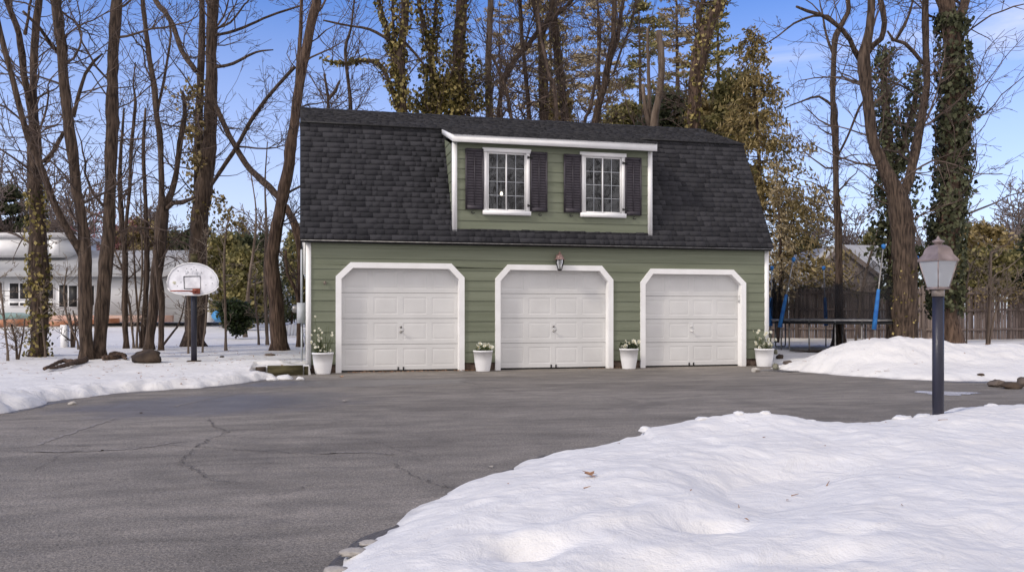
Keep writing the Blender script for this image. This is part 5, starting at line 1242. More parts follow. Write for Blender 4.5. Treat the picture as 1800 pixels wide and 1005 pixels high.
tree('small bare bush of dark twigs at the far left edge of the snow', yard_depth(632), [S((30, 634, 5), (28, 600, 4), (20, 570, 3), ext=False), S((32, 634, 4), (40, 590, 3), (44, 560, 2), ext=False)], twig='twig_pale', seed=60, nb=18, bl=.8, start=.2, name='bare_bush', cat='bush', nside=5)
tree('low bush of thin twigs between the ivy trunk and the twin trunk tree', yard_depth(610), [S((128, 612, 8), (127, 600, 7), (126, 575, 4), (122, 550, 3), ext=False), S((130, 612, 4), (133, 570, 3), (128, 545, 2), ext=False)], seed=61, nb=16, bl=.9, start=.3, name='bare_bush', cat='bush', nside=5)
# exposed roots by the twin trunk tree and a fallen branch
mb = MB(); rr = np.random.default_rng(9); d_ = yard_depth(636)
for pts in ([(150, 632, 12), (130, 636, 9), (110, 634, 7), (96, 640, 6), (78, 648, 5)], [(140, 634, 8), (120, 640, 7), (100, 645, 5), (88, 647, 3)], [(182, 630, 10), (200, 629, 12), (214, 627, 9), (222, 630, 4)]):
    W = spline([[*at(x, y, (CAM[2] - .19) * FPX / (y - HZ)), w_ * d_ / FPX / 2] for x, y, w_ in pts], .15, rr, .1); mb.tube(W[:, :3], W[:, 3], 7, noise=.08, rng=rr)
tag(mb.build('exposed_roots', 'bark_red', loc=at(150, 632, d_)), 'dark exposed roots spreading over the snow from the twin trunk tree', 'roots')
mb = MB(); W = spline([[*at(272, 622, 23.5), .035], [*at(300, 590, 24.2), .03], [*at(318, 560, 25), .025], [*at(326, 520, 25.5), .012]], .2, rr, .2); mb.tube(W[:, :3], W[:, 3], 6)
tag(mb.build('fallen_branch', 'bark', loc=at(272, 622, 23.5)), 'dark branch slanting up out of the snow behind the boulder', 'branch')

# ---- right group
tree('big forked bare tree with thick smooth limbs, behind the right snow mound', 22.6, [
    S((1592, 606, 54), (1590, 560, 47), (1590, 500, 46), (1589, 440, 46), (1586, 390, 43), (1577, 350, 40), (1562, 312, 26), (1545, 275, 23), (1533, 240, 22), (1525, 170, 21), (1518, 105, 24), (1527, 60, 17), (1532, -5, 15), root=True, drift=-.3),
    S((1580, 355, 24), (1597, 318, 20), (1608, 270, 18), (1617, 225, 16), (1629, 150, 14), (1627, 76, 13), (1627, -5, 12), drift=.9),
    S((1524, 95, 12), (1535, 80, 11), (1549, 68, 11), (1555, 40, 10), (1552, 15, 10), (1546, -5, 9), drift=.4),
    S((1516, 115, 9), (1503, 92, 9), (1494, 70, 8), (1480, 52, 8), (1458, 35, 7), (1442, 26, 6), (1420, 20, 5), (1400, 12, 4), drift=-1.2, ext=False),
    S((1478, 52, 5), (1455, 28, 4), (1430, 28, 4), (1395, 42, 4), (1370, 62, 3), (1345, 78, 2), drift=-.6, ext=False),
    S((1622, 112, 6), (1606, 92, 7), (1590, 76, 6), (1570, 70, 5), (1560, 55, 3), drift=-.6, ext=False), S((1574, 72, 5), (1590, 45, 5), (1600, 20, 4), (1606, -5, 3), drift=-.4)],
    bark='bark', seed=8, nb=46, bl=2.6, start=3.2, ivy_spec=dict(m='ivy_gold', which=[0], zlo=.3, zhi=2.2, dens=26, size=.07, thick=.04))
tree('tall dark ivy column, thickest trunk at the right behind the lamp post', 23.4, [
    S((1672, 604, 56), (1664, 560, 44), (1662, 500, 42), (1664, 420, 42), (1672, 330, 44), (1676, 250, 44), (1680, 180, 42), (1679, 110, 38), (1670, 50, 32), (1662, 10, 30), (1658, -5, 28), root=True),
    S((1676, 60, 18), (1690, 25, 18), (1698, -5, 16), drift=.4)],
    bark='bark_red', seed=9, nb=26, bl=3.0, start=3.4, ivy_spec=dict(m='ivy', zlo=1.2, zhi=9.2, dens=230, size=.14, thick=.20), clump=[(1640, 470, 16, 60), (1695, 330, 16, 60), (1712, 200, 14, 60), (1650, 410, 20, 90)])
tree('narrow ivy wrapped tree seen through the fork of the big bare tree', 26.5, [
    S((1568, 596, 26), (1570, 520, 26), (1572, 440, 26), (1568, 360, 24), (1562, 300, 22), (1560, 240, 20), (1556, 170, 15), (1553, 110, 11), (1556, 82, 6), root=True, ext=False),
    S((1580, 300, 12), (1592, 240, 12), (1608, 180, 9), (1615, 110, 5), drift=.5, ext=False)],
    bark='bark', seed=10, nb=16, bl=1.8, start=4, ivy_spec=dict(m='ivy', dens=150, size=.14, thick=.28, zlo=1.6), clump=[(1545, 400, 22, 120), (1545, 340, 20, 90), (1600, 330, 20, 110), (1605, 370, 20, 90), (1540, 440, 16, 60), (1595, 290, 18, 80)])
tree('slim straight bare tree rising through the trampoline area', 26.2, [
    S((1474, 612, 30), (1475, 560, 17), (1475, 500, 15), (1474, 420, 14), (1470, 340, 12), (1469, 270, 12), (1467, 225, 14), (1464, 175, 10), (1466, 100, 11), (1469, 62, 12), (1480, 42, 9), (1491, 22, 8), (1490, -5, 7), root=True),
    S((1467, 190, 5), (1440, 170, 4), (1410, 178, 3), (1380, 190, 2), drift=.5, ext=False), S((1470, 280, 4), (1490, 240, 4), (1510, 190, 4), (1522, 170, 2), drift=-.4, ext=False), S((1466, 100, 5), (1452, 60, 4), (1445, 20, 3), (1440, -5, 2), drift=.6)],
    bark='bark', seed=11, nb=34, bl=1.9, start=3.6)
for i, (pts, d_, lab) in enumerate([([(1735, 603, 7), (1739, 540, 6), (1741, 480, 6), (1742, 445, 5), (1755, 435, 4), (1770, 430, 2)], 24, 'bare sapling bent over at the top before the right fence'),
        ([(1739, 603, 4), (1746, 565, 4), (1756, 530, 4), (1766, 510, 3), (1785, 503, 2)], 24, 'thin arching sapling right of the bent sapling by the fence'),
        ([(1699, 602, 3), (1700, 560, 3), (1699, 500, 3), (1709, 460, 2)], 24, 'thin whip before the fence beside the ivy column'),
        ([(1504, 590, 5), (1512, 540, 6), (1522, 480, 5), (1536, 430, 4), (1552, 380, 3), (1580, 340, 2)], 28, 'slanting bare sapling between trampoline and fence')]):
    tree(lab, d_, [S(*pts, root=True, ext=False)], bark='bark_pale', twig='twig_pale', seed=80 + i, nb=12, bl=1.1, start=1.4, group='thin saplings by the right fence', name='sapling', nside=6)

# ---- behind the garage
B_ = 'ivy covered trees rising behind the garage'
tree('leafy ivy trunk with a fork, leftmost of the ivy trees above the roof', 31, [
    S((706, 560, 24), (706, 400, 24), (707, 300, 22), (708, 200, 19), (706, 150, 16), (704, 100, 16), (710, 50, 16), (713, -5, 16), root=True), S((704, 170, 10), (694, 120, 9), (682, 60, 8), (664, -5, 7), drift=.5), S((697, 130, 5), (692, 60, 5), (690, -5, 5)),
    S((700, 195, 9), (690, 160, 8), (678, 130, 8), (665, 112, 8), (640, 106, 7), (600, 112, 5), (570, 106, 4), drift=.3, ext=False), S((686, 72, 5), (650, 52, 5), (610, 45, 4), (568, 36, 3), drift=-.5, ext=False), S((708, 70, 4), (730, 95, 5), (750, 120, 3), ext=False)],
    seed=12, nb=24, bl=2.4, start=7.5, group=B_, ivy_spec=dict(m='ivy_gold', which=[0, 1, 2, 3], zlo=6, dens=85, size=.15, thick=.17))
tree('bushy golden ivy trunk, middle of the ivy trees above the roof', 32, [
    S((765, 560, 20), (765, 300, 18), (764, 200, 15), (760, 130, 14), (755, 80, 12), (744, 40, 10), (736, -5, 7), root=True), S((757, 90, 7), (765, 40, 7), (767, -5, 6)), S((764, 200, 8), (780, 160, 8), (800, 120, 6), ext=False)],
    seed=13, nb=24, bl=2.0, start=7.5, group=B_, ivy_spec=dict(m='ivy_gold', zlo=6, dens=75, size=.15, thick=.28), clump=[(760, 165, 28, 420), (775, 190, 38, 620), (750, 190, 26, 240), (785, 140, 22, 220), (745, 120, 14, 80), (728, 185, 18, 120)])
tree('reddish trunk with golden ivy, rightmost of the ivy trees above the roof', 33, [
    S((805, 560, 28), (806, 300, 26), (807, 200, 25), (806, 120, 24), (808, 60, 23), (812, -5, 21), root=True)],
    bark='bark_red', seed=14, nb=34, bl=2.4, start=7.5, group=B_, ivy_spec=dict(m='ivy_gold', zlo=6, dens=42, size=.15, thick=.24), clump=[(810, 170, 32, 460), (835, 130, 24, 200), (840, 180, 24, 220), (785, 100, 18, 90), (815, 90, 22, 120), (800, 195, 34, 300)])
BT = 'bare trees standing behind the garage'
for i, (sts, d_, lab, bk, nb) in enumerate([
    ([S((860, 560, 16), (861, 300, 15), (861, 205, 15), (858, 130, 13), (860, 60, 12), (862, -5, 11), root=True)], 34, 'straight grey trunk just right of the golden ivy trees', 'bark_pale', 36),
    ([S((880, 560, 9), (878, 300, 8), (876, 200, 7), (888, 140, 10), (905, 105, 10), (925, 85, 9), (950, 50, 8), (985, 20, 6), (1010, -5, 5), root=True)], 35, 'slanting bare limb leaning right behind the roof', 'bark', 34),
    ([S((934, 560, 9), (933, 300, 8), (930, 205, 8), (924, 130, 8), (917, 60, 7), (914, -5, 7), root=True)], 36, 'thin bare trunk behind the dormer window', 'bark', 30),
    ([S((956, 560, 22), (956, 300, 20), (956, 205, 19), (954, 120, 18), (950, 60, 14), (942, 20, 10), (936, -5, 8), root=True), S((955, 60, 8), (968, 20, 8), (974, -5, 8))], 36, 'thick vine wrapped trunk behind the dormer, left of a pair', 'bark', 34),
    ([S((1000, 560, 18), (1000, 300, 17), (992, 200, 15), (983, 120, 17), (975, 50, 17), (972, -5, 16), root=True)], 37, 'thick vine wrapped trunk behind the dormer, right of a pair', 'bark', 34),
    ([S((1038, 560, 16), (1040, 300, 15), (1048, 205, 15), (1062, 150, 14), (1072, 100, 13), (1078, 60, 11), (1080, -5, 10), root=True), S((1070, 110, 8), (1085, 70, 8), (1092, 20, 7), (1097, -5, 6), drift=.6), S((1078, 130, 4), (1095, 80, 4), (1110, 40, 4), (1118, -5, 3), drift=1)], 34, 'forked leaning bare tree above the right end of the dormer', 'bark', 46),
    ([S((1140, 560, 12), (1140, 300, 11), (1142, 215, 10), (1140, 140, 6), (1138, 50, 5), root=True)], 33, 'very thin stem beside the broken snag', 'bark_pale', 14),
    ([S((1150, 560, 18), (1150, 300, 17), (1150, 215, 15), (1160, 160, 14), (1163, 110, 13), (1158, 54, 11), root=True, ext=False), S((1140, 220, 8), (1133, 180, 7), (1130, 148, 6), ext=False)], 32.5, 'broken topped pale snag above the right roof', 'bark_pale', 0),
    ([S((613, 560, 9), (614, 300, 8), (616, 190, 7), (613, 150, 6), (607, 88, 6), (617, 50, 4), (624, -5, 3), root=True)], 33, 'thin dark bare tree above the left part of the roof', 'bark', 26),
    ([S((576, 560, 7), (576, 300, 7), (577, 186, 6), (575, 160, 5), (570, 130, 4), root=True, ext=False), S((577, 175, 6), (590, 160, 6), (597, 142, 3), ext=False)], 33, 'broken forked stem peeking over the left roof ridge', 'bark', 14),
    ([S((985, 560, 7), (978, 200, 7), (965, 130, 6), (950, 60, 5), (945, -5, 4), root=True)], 33, 'thin crossing stem before the vine wrapped pair', 'twig', 24),
    ([S((1020, 560, 7), (1024, 250, 6), (1038, 190, 6), (1050, 120, 5), (1055, 60, 4), (1050, -5, 3), root=True)], 35, 'thin upright stem left of the forked leaning tree', 'twig', 24),
    ([S((900, 560, 8), (900, 250, 7), (897, 200, 7), (890, 160, 6), (875, 120, 5), (860, 90, 3), root=True, ext=False)], 32, 'twiggy low stem at the roof ridge right of the grey trunk', 'bark', 26)]):
    tree(lab, d_, sts, bark=bk, seed=100 + i, nb=nb, bl=2.9, start=6.3, group=BT, rmin=.008, dens=1.2, nside=9,
         ivy_spec=dict(m='ivy_gold', zlo=6, dens=22, size=.15, thick=.18, which=[0]) if i in (3, 4) else None)
tree('thick ivy trunk leaning right above the right roof end', 31, [
    S((1222, 560, 32), (1222, 300, 30), (1220, 228, 25), (1222, 160, 28), (1230, 100, 32), (1240, 60, 28), (1252, 30, 24), (1272, -5, 20), root=True), S((1236, 70, 12), (1228, 30, 11), (1238, -5, 10), drift=.5)],
    bark='bark_red', seed=15, nb=26, bl=2.5, start=6.6, ivy_spec=dict(m='ivy_gold', zlo=6, dens=38, size=.15, thick=.14, which=[0, 1]), rmin=.007)

# ---- conifers and other leafy masses
def conifer(label, base_px, d, y_top, crown_y0, wpx, seed, leaf, style='droop', bark='bark', nbr=120, size=.2, n_sp=16, group=None, name='conifer', cat='tree', skew=0, rtop=.15, ycol=None):
    rng = np.random.default_rng(seed); b = at(base_px, 560, d); z0 = zs(b[0], b[1]); zt_ = at(0, y_top, d)[2]; zc = at(0, crown_y0, d)[2]; Rm = wpx * d / FPX / 2
    t = thing(name, label, cat, (b[0], b[1], z0), group); mb = MB(); k = np.linspace(0, 1, 14)
    P_ = np.c_[b[0] + skew * k ** 2 + .1 * np.sin(k * 5), b[1] + .1 * np.cos(k * 4), z0 - .1 + (zt_ - z0) * k]; mb.tube(P_, np.maximum((zt_ - z0) * .012 * (1 - k) + .01, .012), 8); mb.build('trunk', bark, t)
    br, lf = MB(), MB(); C, NN, UU, SZ = [], [], [], []
    for i in range(nbr):
        f = rng.uniform(0, 1) ** .9; z = zc + (zt_ - zc) * f
        prof = {'droop': (1 - f) ** .75 * .95 + rtop * (1 - f), 'pine': (.75 - .45 * f + .25 * math.sin(f * 17 + seed)), 'round': math.sqrt(max(0, 1 - (2 * f - 1) ** 2)) * .95 + .08}[style]
        L_ = Rm * prof * rng.uniform(.55, 1.12)
        if L_ < .12: continue
        a = rng.uniform(0, 6.283); kk = (z - z0) / (zt_ - z0); o = np.array([b[0] + skew * kk ** 2 + .1 * math.sin(kk * 5), b[1] + .1 * math.cos(kk * 4), z]); n = 7; s_ = np.linspace(0, 1, n)
        dr = {'droop': .05 * s_ - .32 * s_ ** 2, 'pine': .10 * s_ + .10 * s_ ** 2, 'round': .45 * s_ - .1 * s_ ** 2}[style]
        Q_ = o + np.c_[np.cos(a) * s_, np.sin(a) * s_, dr] * L_; Q_[1:] += rng.normal(size=(n - 1, 3)) * .03 * L_
        br.tube(Q_, np.maximum(.018 * (1 - s_) * max(L_, .6) * .7, .006), 4, cap=False)
        m = max(3, int(n_sp * L_ / 1.5))
        if style == 'pine':
            for _ in range(max(2, int(m / 5))):
                u = rng.uniform(.35, 1.05); c = o + np.array([math.cos(a), math.sin(a), .2 * u]) * L_ * u + rng.normal(size=3) * [.14, .14, .05] * L_; nn = 13
                dv_ = rng.normal(size=(nn, 3)); dv_[:, 2] = abs(dv_[:, 2]) * .6; dv_ /= np.linalg.norm(dv_, axis=1)[:, None]
                C.append(c + dv_ * size * rng.uniform(.2, .75, (nn, 1)) * np.array([1.5, 1.5, .7])); NN.append(rng.normal(size=(nn, 3))); UU.append(dv_); SZ.append(size * rng.uniform(.7, 1.3, nn))
        else:
            u = rng.uniform(.12, 1.03, m) ** .8; side = rng.normal(size=(m, 1)) * .16 * np.array([[-math.sin(a), math.cos(a), 0]])
            base = o + np.c_[np.cos(a) * u, np.sin(a) * u, np.interp(u, s_, dr)] * L_ + side * L_ * .8; nn = 4
            base = np.repeat(base, nn, 0) + rng.normal(size=(m * nn, 3)) * size * .45; base[:, 2] -= abs(rng.normal(size=m * nn)) * size * (.5 if style == 'droop' else 0)
            C.append(base); NN.append(rng.normal(size=(m * nn, 3))); UU.append(rng.normal(size=(m * nn, 3)) * .6 + [math.cos(a) * .4, math.sin(a) * .4, -.9 if style == 'droop' else .2]); SZ.append(size * rng.uniform(.55, 1.25, m * nn))
    lf.leaves(np.vstack(C), np.vstack(NN), np.vstack(UU), np.concatenate(SZ), .12, .34 if style != 'round' else .6)
    br.build('branches', 'twig', t); lf.build('foliage', leaf, t); return t
conifer('big drooping evergreen with tan brown foliage right of the garage roof', 1336, 31, 42, 500, 270, 201, 'leaf_dead', 'droop', nbr=185, size=.22, n_sp=17, rtop=.40, skew=-.3, name='drooping_evergreen')
conifer('smaller tan drooping evergreen close to the right garage corner', 1368, 28.5, 265, 535, 84, 202, 'needle_tan', 'droop', nbr=80, size=.17, n_sp=17, name='drooping_evergreen')
PG = 'tall olive pines behind the garage'
for i, (px, d, yt, yc, wp, m_, lab) in enumerate([(968, 48, -70, 190, 190, 'needle_tan', 'tall tan pine behind the dormer, leftmost of the pines'), (1052, 52, -110, 215, 190, 'needle_tan', 'tall feathery pine between the vine wrapped pair and the leaning tree'),
        (1125, 46, -60, 225, 170, 'needle', 'olive pine behind the broken snag'), (1190, 50, -130, 240, 200, 'needle_tan', 'tall tan pine between snag and ivy trunk'), (1262, 44, -90, 260, 170, 'needle', 'olive pine behind the thick leaning ivy trunk'),
        (880, 56, -20, 210, 110, 'needle_tan', 'thin sparse pine right of the golden ivy trees')]):
    conifer(lab, px, d, yt, yc, wp, 210 + i, m_, 'pine', nbr=68 if wp > 120 else 34, size=.30, n_sp=26, group=PG, name='pine_tree')
for i, (px, d, yt, yc, wp, m_, lab) in enumerate([(1175, 40, 170, 300, 90, 'needle_dark', 'dark rounded evergreen behind the snag'), (1105, 42, 190, 290, 90, 'needle', 'low olive evergreen showing over the roof ridge'), (1240, 40, 175, 330, 110, 'leaf_dead', 'low golden brown crown by the foot of the leaning ivy trunk'), (1290, 38, 130, 380, 110, 'needle', 'olive crown between ivy trunk and drooping evergreen'), (985, 44, 165, 260, 50, 'leaf_dead', 'orange brown crown low behind the vine wrapped pair')]):
    conifer(lab, px, d, yt, yc, wp, 230 + i, m_, 'round', nbr=90, size=.26, n_sp=26, group='low leafy crowns just over the roof ridge', name='leafy_tree')
LG = 'evergreens and thickets beyond the left yard'
for i, (px, d, yt, yc, wp, m_, sty, lab) in enumerate([
        (395, 44, 415, 575, 90, 'needle', 'round', 'olive evergreen right of the basketball backboard'), (432, 40, 440, 580, 80, 'needle', 'round', 'feathery olive shrub tree behind the pale crooked sapling'),
        (465, 56, 405, 560, 90, 'needle_dark', 'droop', 'dark pointed evergreen left of the leaning tree'), (512, 50, 410, 560, 80, 'needle_dark', 'droop', 'dark evergreen between leaning tree and garage'),
        (545, 46, 400, 570, 90, 'needle', 'round', 'olive thicket behind the garage corner'), (300, 62, 415, 555, 110, 'needle_dark', 'round', 'dark evergreen behind the white house roof'),
        (245, 60, 395, 545, 120, 'leaf_dead', 'round', 'brown leaved crown over the white house roof'), (350, 58, 400, 560, 90, 'needle_dark', 'round', 'dim evergreen behind the massive trunk'),
        (210, 66, 400, 560, 90, 'needle', 'droop', 'distant olive spire behind the twin trunk tree'), (430, 64, 420, 560, 110, 'needle_dark', 'round', 'far dark crown behind the olive shrub trees'),
        (20, 70, 330, 560, 90, 'needle_dark', 'round', 'distant dark crown at the far left edge')]):
    conifer(lab, px, d, yt, yc, wp, 250 + i, m_, sty, nbr=120, size=.24 if d < 55 else .32, n_sp=20, group=LG, name='evergreen_tree')
conifer('low glossy dark green shrub in the snow right of the basketball pole', 412, 31, 532, 588, 62, 270, 'holly', 'round', nbr=90, size=.14, n_sp=34, name='holly_shrub', cat='shrub')
for i, (px, d, yt, yc, wp, m_, sty, lab) in enumerate([(1725, 36, 400, 560, 120, 'leaf_dead', 'round', 'brown tangled thicket behind the fence right of the lamp'), (1735, 32.5, 446, 520, 100, 'needle', 'round', 'bright olive bush draped over the fence top'),
        (1800, 40, 395, 560, 110, 'needle_dark', 'droop', 'dark evergreen at the right edge behind the fence'), (1860, 38, 380, 560, 120, 'needle_dark', 'round', 'dark crown at the right edge beyond the picture'), (1785, 34, 450, 520, 70, 'holly', 'round', 'dark vine mass hanging on the fence at the right edge'), (1620, 42, 440, 560, 70, 'needle_dark', 'round', 'dim crown between the forked tree and the ivy column'),
        (1530, 46, 410, 560, 60, 'needle', 'round', 'olive crown behind the shingled shed roof'), (1415, 50, 420, 560, 80, 'needle_dark', 'round', 'dim evergreen left of the shingled shed')]):
    conifer(lab, px, d, yt, yc, wp, 280 + i, m_, sty, nbr=100, size=.22, n_sp=20, group='thicket beyond the right fence', name='leafy_tree')
# distant bare crowns
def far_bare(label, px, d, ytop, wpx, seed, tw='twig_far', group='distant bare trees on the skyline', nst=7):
    rng = np.random.default_rng(seed); b = at(px, 560, d); z0 = zs(b[0], b[1]); H_ = at(0, ytop, d)[2] - z0; Rm = wpx * d / FPX / 2
    t = thing('bare_tree', label, 'tree', (b[0], b[1], z0), group); mb = MB(); top = np.array([b[0] + rng.normal() * .3, b[1], z0 + H_ * .35]); mb.tube([(b[0], b[1], z0 - .2), (b[0], b[1], z0 + H_ * .2), top], [H_ * .018, H_ * .015, H_ * .012], 7); mb.build('trunk', 'bark', t)
    mb = MB()
    for i in range(nst * 2):
        a = rng.uniform(0, 6.283); o = np.array([b[0], b[1], z0 + H_ * rng.uniform(.12, .38)]); sp = rng.uniform(.2, 1.0); d_ = np.array([math.cos(a) * Rm * sp, math.sin(a) * Rm * sp, H_ * rng.uniform(.4, .65)]); L_ = np.linalg.norm(d_)
        branch(mb, o, d_, L_, H_ * .007, 0, rng, .015, .13, 9.0 / L_ ** .6 * .6, d * .00042, 2)
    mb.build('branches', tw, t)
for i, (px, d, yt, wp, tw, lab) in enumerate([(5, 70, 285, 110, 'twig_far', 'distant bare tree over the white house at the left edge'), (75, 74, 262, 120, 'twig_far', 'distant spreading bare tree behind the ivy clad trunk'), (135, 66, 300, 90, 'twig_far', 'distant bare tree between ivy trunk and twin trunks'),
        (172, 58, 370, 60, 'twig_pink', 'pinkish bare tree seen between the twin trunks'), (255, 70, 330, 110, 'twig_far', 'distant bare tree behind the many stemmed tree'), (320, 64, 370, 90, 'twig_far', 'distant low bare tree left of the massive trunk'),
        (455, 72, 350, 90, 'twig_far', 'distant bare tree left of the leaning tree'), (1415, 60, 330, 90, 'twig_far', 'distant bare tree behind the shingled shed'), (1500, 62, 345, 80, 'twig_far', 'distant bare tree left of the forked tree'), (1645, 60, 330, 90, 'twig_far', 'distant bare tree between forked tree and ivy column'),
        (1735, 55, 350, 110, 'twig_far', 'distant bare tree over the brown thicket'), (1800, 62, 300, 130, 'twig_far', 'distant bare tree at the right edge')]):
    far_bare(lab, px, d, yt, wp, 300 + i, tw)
# vines over the fence
mb = MB(); rv = np.random.default_rng(17); lv = MB()
for i in range(46):
    s_ = rv.uniform(.48, .98) * Lf; p = pA + dv * s_ - np.sign(nrm[1]) * nrm * .12; p[2] = rv.uniform(1.6, 2.2); 
    branch(mb, p, np.array([rv.normal() * .6, -.1, -.8 + rv.normal() * .4]), rv.uniform(.6, 1.8), .012, 0, rv, -.03, .2, 2, .005, 1)
    nn = 16; c = p + rv.normal(size=(nn, 3)) * [.25, .06, .18]; lv.leaves(c, rv.normal(size=(nn, 3)), rv.normal(size=(nn, 3)), rv.uniform(.07, .16, nn), .2, .7)
vt = thing('fence_vine', 'dry vines with dark leaves hanging over the right part of the fence', 'vine', pA + dv * Lf * .6)
mb.build('stems', 'twig', vt); lv.build('leaves', 'leaf_dead', vt)

# ---- houses beyond
hd = 46.0
def H3(px, py, off=0): return at(px, py, hd + off)
hw = thing('white_house', 'long white neighbouring house with dark windows beyond the left yard', 'house', (*H3(180, 560)[:2], .4))
def vbox(mb, x0, x1, ytop, ybot, d0, dep, px0=None):
    """upright box given by pixel extents on its front face, depth dep behind it"""
    a, b = at(x0, ytop, d0), at(x1, ytop, d0); zb_ = at(x0, ybot, d0)[2]; ax = (b - a) / 2; ax[2] = 0
    c = (a + b) / 2 + FW * dep / 2; c[2] = (a[2] + zb_) / 2; mb.obox(c, ax, FW * dep / 2, np.array([0, 0, (a[2] - zb_) / 2]))
mb = MB(); vbox(mb, -160, 369, 476, 566, hd, 9); mb.build('wall', 'housew', hw)
mb = MB(); vbox(mb, 363, 372, 430, 566, hd - .2, .3); mb.build('corner_board', 'trim', hw)
mb = MB(); a, b = at(-160, 478, hd - .5), at(372, 478, hd - .5); a2, b2 = at(-160, 440, hd + 4), at(372, 440, hd + 4)
mb.add([a, b, b2, a2, a - [0, 0, .25], b - [0, 0, .25]], [(0, 1, 2, 3), (4, 5, 1, 0)]); mb.build('roof', 'housegrey', hw)
mb = MB(); vbox(mb, -160, 108, 416, 452, hd + 1.6, 4); mb.build('upper_wall', 'housew', hw)
for x0, x1 in ((-60, 48), (86, 103)):
    mb = MB(); vbox(mb, x0, x1, 421, 449, hd + 1.52, .06); mb.build('wall_panel', 'trim', hw)
mb = MB(); vbox(mb, -170, 112, 409, 417, hd + 1.4, 4.4); mb.build('roof_snow', 'snowball', hw)
for (x0, x1, y0, y1) in ((-30, 3, 497, 524), (17, 32, 498, 525), (35, 55, 498, 525), (83, 93, 500, 524), (104, 118, 501, 539), (121, 135, 502, 539), (17, 32, 532, 537), (35, 55, 532, 537), (83, 93, 532, 537), (150, 165, 502, 536)):
    mb = MB(); vbox(mb, x0 - 2, x1 + 2, y0 - 2, y1 + 2, hd - .06, .05); w_ = mb.build('window', 'trim', hw); mb = MB(); vbox(mb, x0, x1, y0, y1, hd - .075, .02); mb.build('pane', 'iron', w_)
mb = MB(); vbox(mb, 60, 300, 554, 566, hd - 1.2, .4); tag(mb.build('low_wall', 'pinkwall', loc=H3(180, 566, -1.2)), 'low salmon pink wall in front of the white house', 'wall')
mb = MB(); q0, q1 = at(-40, 573, 36), at(52, 566, 36); mb.tube([q0, (q0 + q1) / 2 + [0, 0, .03], q1], [.17, .17, .15], 12); tag(mb.build('log', 'orange', loc=q0), 'long rusty orange log lying at the left edge by the white house', 'log')
mb = MB(); mb.tube([at(60, 571, 37.5), at(210, 563, 38.5)], .11, 10); tag(mb.build('log', 'orange', loc=at(60, 571, 37.5)), 'rusty orange log lying behind the twin trunk tree', 'log')
mb = MB(); mb.blob(at(22, 557, 41), (.9, .5, .22), np.random.default_rng(1), .2, 3); tag(mb.build('covered_boat', 'teal', loc=at(22, 557, 41)), 'faded teal covered heap before the white house at the left edge', 'cover')
mb = MB(); vbox(mb, 106, 117, 571, 616, 25.5, .16); tag(mb.build('yard_post', 'trim', loc=at(112, 616, 25.5)), 'short white post standing in the snow left of the twin trunk tree', 'post')
mb = MB(); mb.blob(at(387, 556, 42), (.45, .4, .3), np.random.default_rng(1), .2, 3); tag(mb.build('tarp_heap', 'tarpblue', loc=at(387, 556, 42)), 'blue tarp covered heap at the right end of the white house', 'tarp')
mb = MB(); mb.blob(at(412, 543, 42.5), (.75, .5, .28), np.random.default_rng(1), .2, 3); tag(mb.build('tarp_heap', 'snowball', loc=at(412, 543, 42.5)), 'snow capped heap behind the dark green shrub', 'heap')
for (px, py, d, w_, h_, m_, lab) in ((452, 487, 60, 60, 26, 'roofsnow', 'far white house showing between the saplings'),):
    o = thing('house', lab, 'house', (*at(px, 560, d)[:2], .6)); mb = MB(); vbox(mb, px - w_ / 2, px + w_ / 2, py, 566, d, 6); mb.build('wall', 'housew', o)
    mb = MB(); a, b = at(px - w_ / 2 - 4, py + 1, d - .4), at(px + w_ / 2 + 4, py + 1, d - .4); c_, e_ = at(px + w_ / 2 + 4, py - 14, d + 3), at(px - w_ / 2 - 4, py - 14, d + 3); mb.add([a, b, c_, e_, a - [0, 0, .3], b - [0, 0, .3]], [(0, 1, 2, 3), (4, 5, 1, 0)]); mb.build('roof', m_, o)
# white garden chair seen through the gap by the garage corner
cb = at(515, 606, 27.5); ch = thing('garden_chair', 'white slatted garden chair in the snow between the leaning tree and the garage', 'chair', cb); su = 27.5 / FPX
mb = MB()
for k in range(7):
    x = -17 + k * 5.7; top_ = 569 + .035 * x * x; mb.obox(at(515 + x, (top_ + 590) / 2, 27.6), RT * 2.4 * su, FW * .012, np.array([0, 0, (590 - top_) / 2 * su]))
mb.build('backrest', 'trim', ch)
mb = MB(); mb.obox(at(515, 591, 27.3), RT * 20 * su, FW * .25, np.array([0, 0, .02])); mb.build('seat', 'trim', ch)
for s_ in (-1, 1):
    for dd in (-.22, .25): mb = MB(); mb.obox(at(515 + s_ * 18, 598, 27.3) + FW * dd, RT * .02, FW * .03, np.array([0, 0, .15])); mb.build('leg', 'trim', ch)
    mb = MB(); mb.obox(at(515 + s_ * 21, 583, 27.3), RT * .05, FW * .28, np.array([0, 0, .012])); mb.build('arm', 'trim', ch)
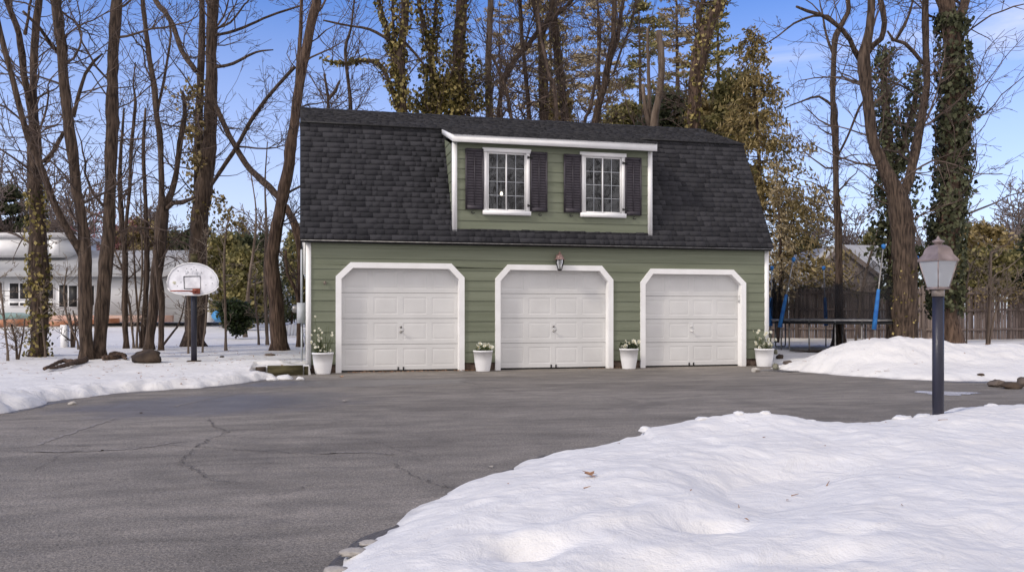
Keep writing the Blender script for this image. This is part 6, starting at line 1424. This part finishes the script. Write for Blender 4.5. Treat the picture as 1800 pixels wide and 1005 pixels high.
# shingled outbuilding behind the fence
sh_d = 38.0; ob = thing('shed', 'grey brown shingled gabled outbuilding behind the fence and trampoline', 'shed', (*at(1478, 560, sh_d)[:2], .4))
def A3(px, py, o=0): return at(px, py, sh_d + o)
mb = MB(); rsx = np.random.default_rng(19); zlo = A3(0, 566)[2]; zap = A3(0, 436)[2]
def gx_(z):    # half span of the gable at height z
    t = (zap - z) / (zap - A3(0, 492)[2]); return -66 * min(t, 1.0), 68 * min(t, 1.0)
z = zlo
while z < zap - .05:
    z1 = min(z + .16, zap - .02); l0, r0 = gx_(z); l1, r1 = gx_(z1); x = l0
    while x < r0:
        w_ = rsx.uniform(4, 8); a, b = x, min(x + w_, r0); x += w_
        ta, tb = max(min(a, r1), l1), max(min(b, r1), l1)
        pr_ = rsx.uniform(.01, .03)
        def q3(px, zz, o): p = at(1480 + px, 500, sh_d + o); return (p[0], p[1], zz)
        mb.add([q3(a, z, -pr_), q3(b - .25, z, -pr_), q3(max(tb - .25, ta), z1, 0), q3(ta, z1, 0)], [(0, 1, 2, 3)])
    z = z1
mb.build('gable_wall', 'shake', ob)
mb = MB(); apx, eL, eR = A3(1479, 428, -.3), A3(1404, 498, -.3), A3(1552, 486, -.3)
bk = FW * 6
for e_ in (eL, eR): mb.add([apx, e_, e_ + bk, apx + bk, apx - [0, 0, .14], e_ - [0, 0, .14], e_ + bk - [0, 0, .14], apx + bk - [0, 0, .14]], [(0, 1, 2, 3), (0, 4, 5, 1), (4, 7, 6, 5), (1, 5, 6, 2)])
mb.build('roof', 'roofsnow', ob)
mb = MB()
for e_ in (eL, eR): mb.add([apx + FW * -.02, e_ + FW * -.02, e_ - FW * .02 - [0, 0, .24], apx - FW * .02 - [0, 0, .24]], [(0, 1, 2, 3)])
mb.build('rake_board', 'shake', ob)
mb = MB(); a, b, c_, e_ = A3(1479, 430, 1), A3(1570, 432, 4), A3(1580, 488, 1.2), A3(1540, 486, -.2); mb.add([a, b, c_, e_], [(0, 1, 2, 3)]); mb.build('side_roof', 'roofsnow', ob)

# the woods across the drive, mirrored in the dormer windows
for i, (x, y, H_, r_, lab) in enumerate([(12.5, -42, 19, .34, 'big bare tree across the drive, mirrored in the left dormer window'), (17.5, -44, 20, .30, 'big bare tree across the drive, mirrored in the right dormer window'), (15, -38, 16, .22, 'bare tree across the drive, mirrored between the dormer windows'), (21, -40, 18, .26, 'bare tree across the drive at the far end of the mirrored row')]):
    rng = np.random.default_rng(500 + i); t = thing('bare_tree', lab, 'tree', (x, y, 0), 'bare trees across the drive behind the photographer')
    k = np.linspace(0, 1, 16); P_ = np.c_[x + .5 * np.sin(k * 3 + i), y + .4 * np.cos(k * 4), H_ * k]; mb = MB(); mb.tube(P_, r_ * (1 - k * .85), 10); mb.build('trunk', 'bark', t, smooth=True); mb = MB()
    for _ in range(44):
        j = rng.integers(3, 15); a = rng.uniform(0, 6.283); branch(mb, P_[j].copy(), np.array([math.cos(a), math.sin(a), .5]), rng.uniform(2, 5), .07, 0, rng, .05, .22, .9, .016, 2)
    mb.build('branches', 'twig', t)
